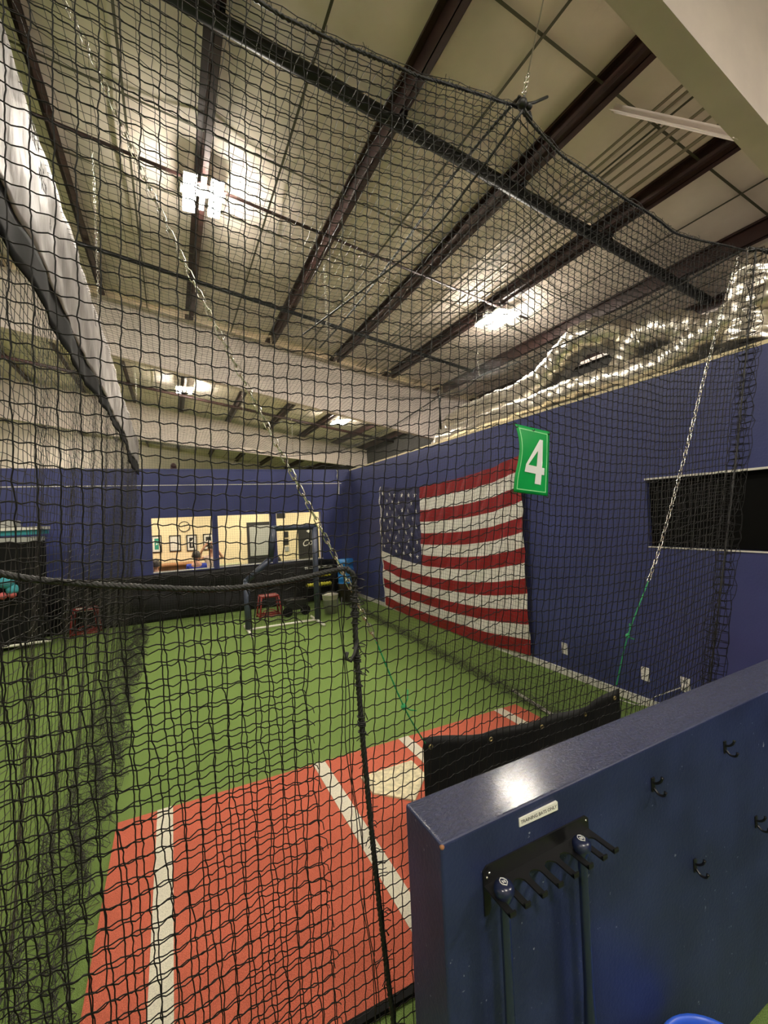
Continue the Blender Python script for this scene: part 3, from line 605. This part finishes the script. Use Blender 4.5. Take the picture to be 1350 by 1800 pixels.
# ---------------------------------------------------------------- wall outlets
for i, (y, z, lab) in enumerate([(3.72, .305, 'white outlet plate on the blue wall nearest the flag'), (2.755, .305, 'white outlet plate on the blue wall, middle of the three'), (2.385, .32, 'white outlet plate with a plugged cord above the half wall')]):
    e = MB().box((WX - .008, y - .04, z - .065), (WX, y + .04, z + .065)).build('wall_outlet', 'outlet', bevel=.002); tag(e, lab, 'outlet')
    for dz in (-.025, .025): MB().box((WX - .011, y - .015, z + dz - .014), (WX - .007, y + .015, z + dz + .014)).build('socket', 'white' if i < 2 else 'grey', e)
b = MB(); b.box((WX - .04, 2.36, .30), (WX - .01, 2.40, .33)); b.tube(smoothpath([(WX - .04, 2.38, .315), (WX - .10, 2.46, .26), (WX - .12, 2.6, .16), (WX - .1, 2.75, .03), (WX - .12, 3.0, .01)]), .005, 6)
tag(b.build('power_cord', 'outlet', smooth=True), 'white cord plugged into the outlet nearest the half wall', 'cord')
# ---------------------------------------------------------------- bat rack, bats, hooks, label on the half wall
wy = lambda x: fy(x)
e = empty('bat_rack', (.652, wy(.652), 1.03), 'black metal bat rack with eight prongs screwed to the half wall', 'bat rack')
X0, X1 = .652, 1.034; zs = 1.028
bp = MB().prism([(X0, .958), (X0, 1.066), (X0 + .012, 1.076), (X1 - .012, 1.072), (X1, 1.062), (X1, 1.02), (X0 + .02, 1.024), (X0 + .02, .97), (X0 + .012, .958)], (0, 0, 0), (1, 0, 0), (0, 0, 1), (0, .004, 0))
for i, v in enumerate(bp.v): bp.v[i] = (v[0], wy(v[0]) - .005 + v[1], v[2])
bpo = bp.build('back_plate', 'steel', e)
pitch = (X1 - X0) / 7; out = [(X0, 0)]; yr = -.022; yt = -.092; tw = .0085
pl = [(X0, 0), (X1, 0)]; x = X1
pl = [(X1, 0.0), (X1, yt)]
for i in range(7):          # walk from right to left around the slots
    xr = X1 - i * pitch; a0 = xr - (tw * 2 if i == 0 else tw); cx = xr - pitch / 2 - (tw / 2 if i == 0 else 0) + (tw / 2 if i == 6 else 0); a1 = xr - pitch + (tw if i < 6 else tw * 2); hw = (a0 - a1) / 2; cx = (a0 + a1) / 2
    pl += [(a0, yt)] + [(cx + hw * math.cos(t), yr - hw * math.sin(t) + hw * 0) if False else (cx + hw * math.cos(t), yr - hw + hw * math.sin(t)) for t in np.linspace(0, math.pi, 9)] + [(a1, yt)]
pl += [(X0, yt), (X0, 0)]
b = MB().prism(pl, (0, 0, zs), (1, 0, 0), (0, 1, 0), (0, 0, .004))
b.v = [(v[0], v[1] + wy(v[0]) - .005, v[2]) for v in b.v]; sho = b.build('shelf', 'steel', e)
for i in range(8):
    xx = X0 + i * pitch; w = tw; a = max(X0, xx - w if i else X0); c = min(X1, (xx + w) if i not in (0,) else X0 + 2 * w); a = a if i < 7 else X1 - 2 * w
    MB().box((a, wy(xx) - .099, zs), (c, wy(xx) - .095, zs + .012)).beam(((a + c) / 2, wy(xx) - .088, zs + .002), ((a + c) / 2, wy(xx) - .099, zs + .006), c - a, .004).build('prong_tip', 'steel', sho)
for (x, z) in ((X0 + .018, 1.058), (X0 + .010, 1.050), (X1 - .012, 1.060)): MB().ball((x, wy(x) - .006, z), .0035).build('screw', 'chain', bpo, smooth=True)
def bat(x, lab):
    y = wy(x) - .048; e = empty('baseball_bat', (x, y, .22), lab, 'bat', 'navy training bats')
    prof = [(.0001, .842), (.012, .842), (.0205, .838), (.0245, .830), (.0245, .822), (.021, .812), (.014, .80), (.0118, .785), (.0118, .60), (.0125, .45), (.016, .34), (.026, .22), (.032, .12), (.033, .04), (.030, .01), (.02, 0), (.0001, 0)]
    MB().lathe([(r_, z) for r_, z in prof], (x, y, .22), 22).build('barrel', 'bat', e, smooth=True); bar = e.children[0] if e.children else None; bar = bpy.data.objects[[q.name for q in COL.objects if q.parent == e][-1]]
    t = MB(); cz = 1.0635; 
    ring = [(.0, .013), (.006, .009), (.0085, .002), (.0075, -.005), (.0, -.0125), (-.0075, -.005), (-.0085, .002), (-.006, .009)]
    t.tube([(x + a, y + c * .9, cz) for a, c in ring], .0012, 5, closed=True); t.box((x - .004, y - .003, cz - .0005), (x - .001, y + .004, cz + .001)); t.box((x + .001, y - .004, cz - .0005), (x + .004, y + .003, cz + .001)); t.build('knob_emblem', 'knobw', bar)
bat(X0 + pitch * .5, 'navy bat hanging by its knob in the leftmost rack slot'); bat(X0 + pitch * 5.5, 'navy bat hanging by its knob near the right end of the rack')
def hook(x, z, lab):
    y = wy(x); e = empty('coat_hook', (x, y, z), lab, 'hook', 'black hooks on the half wall')
    MB().box((x - .008, y - .004, z - .022), (x + .008, y, z + .022)).build('base_plate', 'steel', e, bevel=.001)
    MB().tube(smoothpath([(x, y - .003, z + .005), (x, y - .016, z + .010), (x, y - .028, z + .022), (x + .001, y - .033, z + .036)], 4), [.004] * 12 + [.0055], 8).tube(smoothpath([(x, y - .003, z - .010), (x, y - .020, z - .022), (x, y - .036, z - .018), (x, y - .042, z - .004)], 4), [.004] * 12 + [.0055], 8).build('prongs', 'steel', e, smooth=True)
for x, z, l in ((1.345, 1.055, 'black double hook in the top row closest to the bat rack'), (1.779, 1.050, 'black double hook in the top row, middle one on the half wall'), (2.195, 1.05, 'black double hook of the top row cut by the right edge'), (1.553, .714, 'black double hook in the lower row nearer the bat rack'), (1.972, .709, 'black double hook in the lower row farther right')): hook(x, z, l)
MB().ball((.541, fy(.541) + .003, 1.166), .006).build('paint_chip', 'wood')
bpy.data.objects['paint_chip'].parent = bpy.data.objects['wall_front']
x0, x1 = .778, .914
lb = MB().box((x0, wy(x0) - .003, 1.128), (x1, wy(x0) + .006, 1.150)).build('label_strip', 'label'); tag(lb, 'white label strip reading TRAINING BATS ONLY above the bat rack', 'label')
textmesh('lettering', 'TRAINING BATS ONLY', .0125, 'ink', ((x0 + x1) / 2, wy(x0) - .0034, 1.139), (math.pi / 2, 0, 0), lb)
# blue bucket at the bottom right
bx_, byy = 1.335, .738
e = empty('blue_bucket', (bx_, byy, 0), 'blue plastic bucket on the turf below the half wall hooks', 'bucket')
MB().lathe([(.0001, 0), (.115, 0), (.118, .01), (.146, .312), (.152, .315), (.156, .319), (.158, .327), (.154, .333), (.147, .331), (.140, .322), (.114, .02), (.0001, .015)], (bx_, byy, 0), 40).build('body', 'tub', e, smooth=True)
MB().tube([(bx_ + .160 * math.cos(a), byy + .160 * math.sin(a), .26 - .05 * abs(math.sin(a))) for a in np.linspace(math.pi, 2 * math.pi, 20)], .004, 6).build('handle', 'chain', e, smooth=True)
# ---------------------------------------------------------------- pitching screen
SY = 8.05
e = empty('pitching_screen', (1.75, SY, 0), 'navy padded L shaped pitching screen standing on the turf', 'screen')
P = dict(bl=(1.14, SY, .06), l1=(1.14, SY, .90), l2=(1.58, SY, 1.26), l3=(1.66, SY, 1.80), tr=(2.42, SY, 1.80), br=(2.40, SY, .06))
def padtube(a, c, r_=.052): return MB().tube([a, c], r_, 14)
for a, c in (('bl', 'l1'), ('l1', 'l2'), ('l2', 'l3'), ('l3', 'tr'), ('br', 'tr')):
    padtube(P[a], P[c]).ball(P[c], .054, 14).build('foam_pad', 'navypad', e, smooth=True)
MB().tube([(1.14, SY, .045), (2.40, SY, .045)], .02, 10).build('bottom_bar', 'pipew', e, smooth=True)
for x in (1.14, 2.40): MB().tube([(x, SY - .42, .025), (x, SY + .42, .025)], .025, 10).build('foot', 'pipew', e, smooth=True)
def scr(u, v):
    z = .05 + v * 1.74; xl = float(np.interp(z, [0, .90, 1.26, 1.8], [1.14, 1.14, 1.58, 1.66])); return (xl + (2.41 - xl) * u, SY + .03 * math.sin(u * 3) * math.sin(v * 3), z)
GG = nodes(scr, 27, 38, .003); nm_ = net_mesh('screen_net', [sweep(strands(GG, 0, 0, 0, (0, 0, 1), 1), .0014, 3, (0, 1, 0)), sweep(strands(GG, 1, 0, 0, (0, 0, 1), 1), .0014, 3, (0, 1, 0))], 'net2', parent=e)
# ---------------------------------------------------------------- things at the back of the cage
pb = MB().grid(lambda u, v: ((x := -3.2 + 6.75 * u), BY - .10 - .03 * math.sin(u * 38) * math.sin(v * 3) - .015 * math.sin(v * 11 + u * 9) - .05 * (1 - v), .01 + .955 * v + .01 * math.sin(u * 30)), 160, 14).build('wall_padding', 'pad', smooth=True, fix=False)
sm = pb.modifiers.new('s', 'SOLIDIFY'); sm.thickness = .02
tag(pb, 'shiny black vinyl padding hung under the office windows', 'padding')
def crate_frame(cx, cy, w, d, h, lab, m='redm', top=None):
    e = empty('ball_stand', (cx, cy, 0), lab, 'stand', 'red metal stands')
    for sx in (-1, 1):
        for sy in (-1, 1): MB().tube([(cx + sx * w * .5, cy + sy * d * .5, 0), (cx + sx * w * .38, cy + sy * d * .38, h)], .017, 8).build('leg', m, e, smooth=True)
    f = MB()
    for z, k_ in ((h, .38), (.06, .49)):
        pts = [(cx - w * k_, cy - d * k_, z), (cx + w * k_, cy - d * k_, z), (cx + w * k_, cy + d * k_, z), (cx - w * k_, cy + d * k_, z)]
        for i in range(4): f.tube([pts[i], pts[(i + 1) % 4]], .017, 8)
    f.tube([(cx - w * .38, cy - d * .38, h), (cx - w * .49, cy - d * .49, .06)], .012, 6); f.tube([(cx - w * .49, cy, .06), (cx + w * .49, cy, .06)], .014, 6); f.tube([(cx + .12 * math.cos(a), cy, .11 + .05 * math.sin(a)) for a in np.linspace(0, 6.28, 17)], .01, 6); f.build('frame', m, e, smooth=True)
    s = MB().box((cx - w * .36, cy - d * .36, h - .03), (cx + w * .36, cy + d * .36, h + .005)).build('seat', top or m, e)
crate_frame(1.70, 9.02, .44, .36, .44, 'red metal ball stand behind the padded pitching screen')
crate_frame(-1.50, 9.75, .44, .36, .48, 'red metal stand with white top left of the left net', top='white')
# yellow ball rack
e = empty('ball_rack', (2.95, 9.75, 0), 'black wire rack loaded with yellow balls against the back wall', 'rack')
f = MB()
for x in (2.62, 3.28):
    for y in (9.6, 9.85): f.tube([(x, y, 0), (x, y, .86)], .012, 6)
for z in (.40, .60, .85):
    for y in (9.6, 9.85): f.tube([(2.62, y, z), (3.28, y, z)], .009, 6)
    for x in np.linspace(2.62, 3.28, 8): f.tube([(x, 9.6, z), (x, 9.85, z)], .006, 5)
f.build('wire_frame', 'steel', e); f = MB()
MB().tube([(2.62, 9.6, .86), (3.28, 9.6, .86)], .011, 6).tube([(2.62, 9.6, .83), (3.28, 9.6, .83)], .006, 6).build('white_rail', 'pipew', e)
for i in range(18):
    x = 2.70 + (i % 9) * .065; tag(MB().ball((x, 9.68, .45 if i < 9 else .655), .043).build('softball', 'yellow', smooth=True), 'yellow softball in the %s row of the wire rack, %s from the left' % ('lower' if i < 9 else 'upper', nths[i % 9]), 'ball', 'yellow softballs in the wire rack')
# helmet-like cart wheel object: ball caddy
e = empty('ball_caddy', (2.15, 8.9, 0), 'small dark wheeled ball caddy behind the pitching screen', 'cart')
MB().box((2.0, 8.8, .12), (2.4, 9.05, .32)).build('tray', 'steel', e, bevel=.01)
for x in (2.02, 2.38): MB().tube([(x, 8.78, .10), (x, 8.82, .10)], .10, 16).build('wheel', 'rubber', e, smooth=False)
# bucket
e = empty('ball_bucket', (2.86, 8.62, 0), 'grey bucket with a white upper rim and lid beside the pitching screen', 'bucket')
MB().lathe([(.0001, 0), (.13, 0), (.148, .27), (.153, .275), (.153, .29), (.148, .295), (.0001, .295)], (2.86, 8.62, 0), 24).build('body', 'grey', e, smooth=True)
MB().lathe([(.150, .29), (.158, .30), (.160, .37), (.165, .372), (.165, .39), (.0001, .395)], (2.86, 8.62, 0), 24).build('lid', 'white', e, smooth=True)
# trash can with blue bag
e = empty('trash_can', (3.58, 9.62, 0), 'brown trash can in the corner by the flag wall', 'trash can')
MB().lathe([(.0001, 0), (.15, 0), (.19, .42), (.195, .425), (.0001, .40)], (3.58, 9.62, 0), 20).build('body', 'can', e, smooth=True)
b = MB().grid(lambda u, v: (3.40 + .38 * u, 9.60 + .02 * math.sin(v * 20) - .10 * math.sin(u * 3.14), .40 + .58 * v), 14, 20)
b.grid(lambda u, v: (3.40 + .38 * u, 9.60 + .10 * math.sin(u * 3.14), .40 + .58 * v), 14, 20)
bo = b.build('blue_bag', 'bluebag', smooth=True); tag(bo, 'bright blue plastic bag standing up out of the corner trash can', 'bag')
MB().box((3.42, 9.56, .66), (3.76, 9.64, .70)).build('dark_strap', 'rubber', bo)
# left: machine cabinet
e = empty('storage_cart', (-2.6, 9.4, 0), 'tall dark storage cart with white top shelf at the far left', 'cart')
MB().box((-3.4, 9.2, .1), (-2.05, 9.75, 1.78)).build('body', 'rubber', e, bevel=.01)
MB().box((-3.5, 9.15, 1.98), (-1.98, 9.8, 2.03)).build('top_shelf', 'white', e); MB().box((-3.46, 9.18, 1.90), (-2.0, 9.78, 1.975)).build('teal_bin', 'teal', e)
MB().box((-3.4, 9.2, 1.78), (-2.05, 9.75, 1.86)).build('middle_shelf', 'grey', e)
MB().tube([(-3.4, 9.15, .10), (-1.9, 9.15, .10)], .022, 8).build('bottom_rail', 'pipew', e)
tag(MB().box((-2.9, 9.3, 2.035), (-2.35, 9.6, 2.15)).build('storage_bin', 'grey', bevel=.02), 'grey bin on top of the storage cart at far left', 'bin')
tag(MB().ball((-2.45, 9.10, 1.14), .11, 12, sz=.9).ball((-2.38, 9.12, 1.02), .09, 12).build('cloth_bundle', 'tealc', smooth=True), 'teal cloth bundle hanging on the dark storage cart', 'cloth')
tag(MB().ball((-2.50, 9.10, .93), .06, 12).ball((-2.38, 9.10, .94), .06, 12).build('batting_gloves', 'pink', smooth=True), 'pink gloves hanging below the teal cloth bundle', 'gloves')
# white cable drop in the corner, spotlight on wall top
tag(MB().tube(smoothpath([(3.72, BY + .045, 3.11), (3.72, BY - .012, 3.05), (3.70, BY - .013, 2.95), (3.73, BY - .013, 2.75), (3.72, BY - .012, 2.5)]), .012, 6).build('white_cable', 'outlet', smooth=True), 'white cable loop at the corner of the back wall', 'cable')
tag(MB().box((.02, BY + .2, RT), (.14, BY + .3, RT + .10)).ball((.08, BY + .22, RT + .12), .06).build('emergency_lamp', 'purlin', smooth=True), 'small dark red device on top of the back wall', 'device')
# ---------------------------------------------------------------- office contents
def picture(x0, x1, z0, z1, lab, inner, design):
    e = empty('framed_picture', ((x0 + x1) / 2, RY, z0), lab, 'picture', 'framed pictures on the office wall'); t = .022
    f = MB(); f.box((x0, RY - .03, z0), (x1, RY - .002, z0 + t)); f.box((x0, RY - .03, z1 - t), (x1, RY - .002, z1)); f.box((x0, RY - .03, z0), (x0 + t, RY - .002, z1)); f.box((x1 - t, RY - .03, z0), (x1, RY - .002, z1)); f.build('frame', 'steel', e)
    mo = MB().box((x0 + t, RY - .015, z0 + t), (x1 - t, RY - .002, z1 - t)).build('mount', 'white', e)
    if inner: MB().box((x0 + .07, RY - .018, z0 + .08), (x1 - .07, RY - .014, z1 - .08)).build('print', inner, mo)
    if design is not None: MB().prism(design, ((x0 + x1) / 2, RY - .019, (z0 + z1) / 2), (1, 0, 0), (0, 0, 1), (0, -.002, 0)).build('design', 'white', mo)
picture(-.50, -.26, 1.24, 1.69, 'framed green print, first from the left in the office', 'picg', [(-.03, -.03), (.03, -.01), (.0, .03)])
picture(-.08, .20, 1.24, 1.67, 'framed pale print, second from the left in the office', 'picw', None)
picture(.34, .60, 1.22, 1.66, 'framed dark print with a leaping white figure in the office', 'picd', [(-.01, -.10), (.01, -.10), (.02, .02), (.05, .09), (.03, .10), (.0, .05), (-.04, .04), (-.04, .02), (-.01, .01)])
picture(.76, 1.04, 1.22, 1.66, 'framed dark print with a white diamond half hidden by the window post', 'picd', [(-.08, 0), (0, -.06), (.08, 0), (0, .06)])
e = empty('wall_clock', (.30, RY, 1.88), 'round wall clock with white face in the office', 'clock')
MB().tube([(.30 + .135 * math.cos(a), RY - .02, 1.89 + .135 * math.sin(a)) for a in np.linspace(0, 6.28, 25)[:-1]], .011, 6, closed=True).build('rim', 'steel', e, smooth=True)
MB().prism([(.13 * math.cos(a), .13 * math.sin(a)) for a in np.linspace(0, 6.28, 25)[:-1]], (.30, RY - .02, 1.89), (1, 0, 0), (0, 0, 1), (0, .018, 0)).build('face', 'cream', e)
MB().box((.297, RY - .026, 1.885), (.303, RY - .022, 1.97)).box((.30, RY - .026, 1.887), (.36, RY - .022, 1.893)).build('hands', 'ink', e)
d = struct('door_1', MB().box((1.93, RY - .04, 0), (2.70, RY - .003, 1.92)), 'picd'); MB().box((2.0, RY - .05, .95), (2.62, RY - .041, 1.82)).build('door_glass', 'grey', d); MB().ball((2.60, RY - .07, .95), .03).build('door_handle', 'chain', d, smooth=True)
tag(MB().box((3.42, RY - .02, .75), (4.05, RY - .003, 1.70)).build('banner', 'picd'), 'dark banner with white script lettering on the office wall', 'banner')
o = bpy.data.objects['banner']; textmesh('script', 'Cou', .26, 'white', (3.74, RY - .025, 1.22), (math.pi / 2, -.15, 0), o, .4)
MB().prism([(0, .06), (.07, .03), (0, -.03), (-.07, .03)], (3.74, RY - .022, 1.55), (1, 0, 0), (0, 0, 1), (0, -.002, 0)).build('emblem', 'white', o)
for i, (x0, x1, z0, z1) in enumerate([(2.80, 3.05, 2.0, 2.2), (2.98, 3.12, 1.42, 1.60), (2.98, 3.12, 1.20, 1.38), (3.0, 3.12, 1.0, 1.15)]):
    tag(MB().box((x0, RY - .02, z0), (x1, RY - .003, z1)).build('notice', 'picd' if i != 3 else 'grey', bevel=.002), ['wide dark notice high on the office wall behind the screen', 'upper small dark notice right of the office door', 'middle small dark notice right of the office door', 'lowest small grey notice right of the office door'][i], 'notice')
tag(MB().box((-.6, 12.5, 0), (.60, 13.0, .90)).box((-.65, 12.45, .90), (.64, 13.05, .94)).build('office_counter', 'wood', bevel=.005), 'brown wooden counter along the office wall', 'counter')
tag(MB().box((.98, 11.2, 0), (1.5, 11.6, .93)).build('sage_cabinet', mat('sage', (.30, .32, .18), .6), bevel=.01), 'low sage green cabinet in the middle office window', 'cabinet')
# people: one continuous skinned body, shirt and hair as children
def skinned(name, verts, edges, radii, m, parent, root=0, sub=2):
    me = bpy.data.meshes.new(name); me.from_pydata(verts, edges, []); o = link(name, me, m, parent)
    md = o.modifiers.new('skin', 'SKIN'); sl = me.skin_vertices[0].data
    for i, rr in enumerate(radii): sl[i].radius = rr if isinstance(rr, tuple) else (rr, rr)
    sl[root].use_root = True; md.use_smooth_shade = True; s = o.modifiers.new('sub', 'SUBSURF'); s.levels = s.render_levels = sub; return o
def person(x, y, z, rz, lab, shirt, hair='hair', arms='down', sc=1.0):
    e = empty('person', (0, 0, 0), lab, 'person')
    el = {'down': [(.22, .02, .66), (.20, .20, .56), (.17, .30, .60)], 'up': [(.30, .10, .90), (.20, .22, 1.12), (.10, .22, 1.26)]}[arms]
    V = [(0, 0, .46), (0, 0, .62), (0, 0, .80), (0, 0, .93), (0, .01, 1.0), (0, .02, 1.06), (0, .03, 1.15), (0, .02, 1.22)]; R_ = [(.15, .12), (.14, .11), (.16, .11), (.12, .09), .055, .052, (.075, .095), (.07, .085)]
    E_ = [(0, 1), (1, 2), (2, 3), (3, 4), (4, 5), (5, 6), (6, 7)]
    for s in (-1, 1):
        b0 = len(V); V += [(s * .17, 0, .93)] + [(s * p_[0], p_[1], p_[2]) for p_ in el]; R_ += [.055, .042, .032, .034]; E_ += [(3, b0), (b0, b0 + 1), (b0 + 1, b0 + 2), (b0 + 2, b0 + 3)]
        w = Vector(V[b0 + 3]); dr = (w - Vector(V[b0 + 2])).normalized()
        for q in range(5):
            off = Vector(((q - 2) * .017 if q < 4 else -s * .035, 0, .01 if q < 4 else -.01)); L = (.065, .075, .072, .058, .035)[q]; n0 = len(V)
            V += [tuple(w + off * .8 + dr * .03), tuple(w + off + dr * (.03 + L))]; R_ += [.011, .008]; E_ += [(b0 + 3, n0), (n0, n0 + 1)]
        b1 = len(V); V += [(s * .10, .06, .45), (s * .13, .42, .47), (s * .13, .44, .08), (s * .13, .56, .04)]; R_ += [.085, .06, .045, .035]; E_ += [(0, b1), (b1, b1 + 1), (b1 + 1, b1 + 2), (b1 + 2, b1 + 3)]
    o = skinned('body', V, E_, R_, 'skin', e)
    f = MB().ball((0, .125, 1.14), .014); f.ball((-.085, .03, 1.15), .022, sz=1.3); f.ball((.085, .03, 1.15), .022, sz=1.3); f.build('nose_and_ears', 'skin', e, smooth=True)
    for s in (-1, 1): MB().ball((s * .032, .113, 1.165), .010).build('eye', 'ink', e, smooth=True)
    MB().tube([(-.025, .118, 1.10), (0, .122, 1.097), (.025, .118, 1.10)], .004, 5).build('mouth', 'pink', e)
    skinned('shirt', [(0, 0, .50), (0, 0, .62), (0, 0, .80), (0, 0, .92), (0, .005, .975)] + [(s * .175, 0, .925) for s in (-1, 1)] + [(s * (.17 * .55 + el[0][0] * .45), el[0][1] * .5, .93 * .5 + el[0][2] * .5) for s in (-1, 1)],
            [(0, 1), (1, 2), (2, 3), (3, 4), (3, 5), (3, 6), (5, 7), (6, 8)], [(.17, .135), (.16, .13), (.18, .13), (.14, .10), .065, .07, .07, .062, .062], shirt, e)
    skinned('trousers', [(0, 0, .46), (-.10, .06, .45), (.10, .06, .45), (-.13, .42, .47), (.13, .42, .47), (-.13, .44, .14), (.13, .44, .14)], [(0, 1), (0, 2), (1, 3), (2, 4), (3, 5), (4, 6)], [(.165, .13), .10, .10, .075, .075, .058, .058], 'jean', e)
    h = MB().grid(lambda u, v: (.096 * math.sin(v * 1.65) * math.cos(u * 6.2832), .0 + .112 * math.sin(v * 1.65) * math.sin(u * 6.2832), 1.175 + .108 * math.cos(v * 1.65) - (.05 * v if math.sin(u * 6.2832) < 0 else 0)), 20, 8); h.build('hair', hair, e, smooth=True, fix=False)
    e.location = (x, y, z); e.rotation_euler = (0, 0, rz); e.scale = (sc,) * 3
    for c in e.children: c.matrix_parent_inverse = Matrix()
    MBs = MB().box((x - .22, y - .22, z + .30), (x + .22, y + .22, z + .34))
    for sx in (-1, 1):
        for sy in (-1, 1): MBs.box((x + sx * .19 - .015, y + sy * .19 - .015, 0), (x + sx * .19 + .015, y + sy * .19 + .015, z + .30))
    tag(MBs.build('stool', 'wood'), 'wooden stool under the %s' % lab.split(' seen')[0].split(' leaning')[0], 'stool', 'office stools')
person(.49, 11.3, .04, 0, 'person in a blue shirt seen from behind, sitting in the left office window', 'shirtb')
person(.92, 12.45, .12, math.pi - .3, 'person in a pale top with raised arms beside the blue shirt', 'shirtw', arms='up')
person(-.36, 11.1, -.08, .2, 'person with dark hair at the lower left window corner', 'shirtr')
person(2.35, 11.2, -.22, math.pi / 2, 'person with dark hair low behind the pitching screen', 'shirtr')
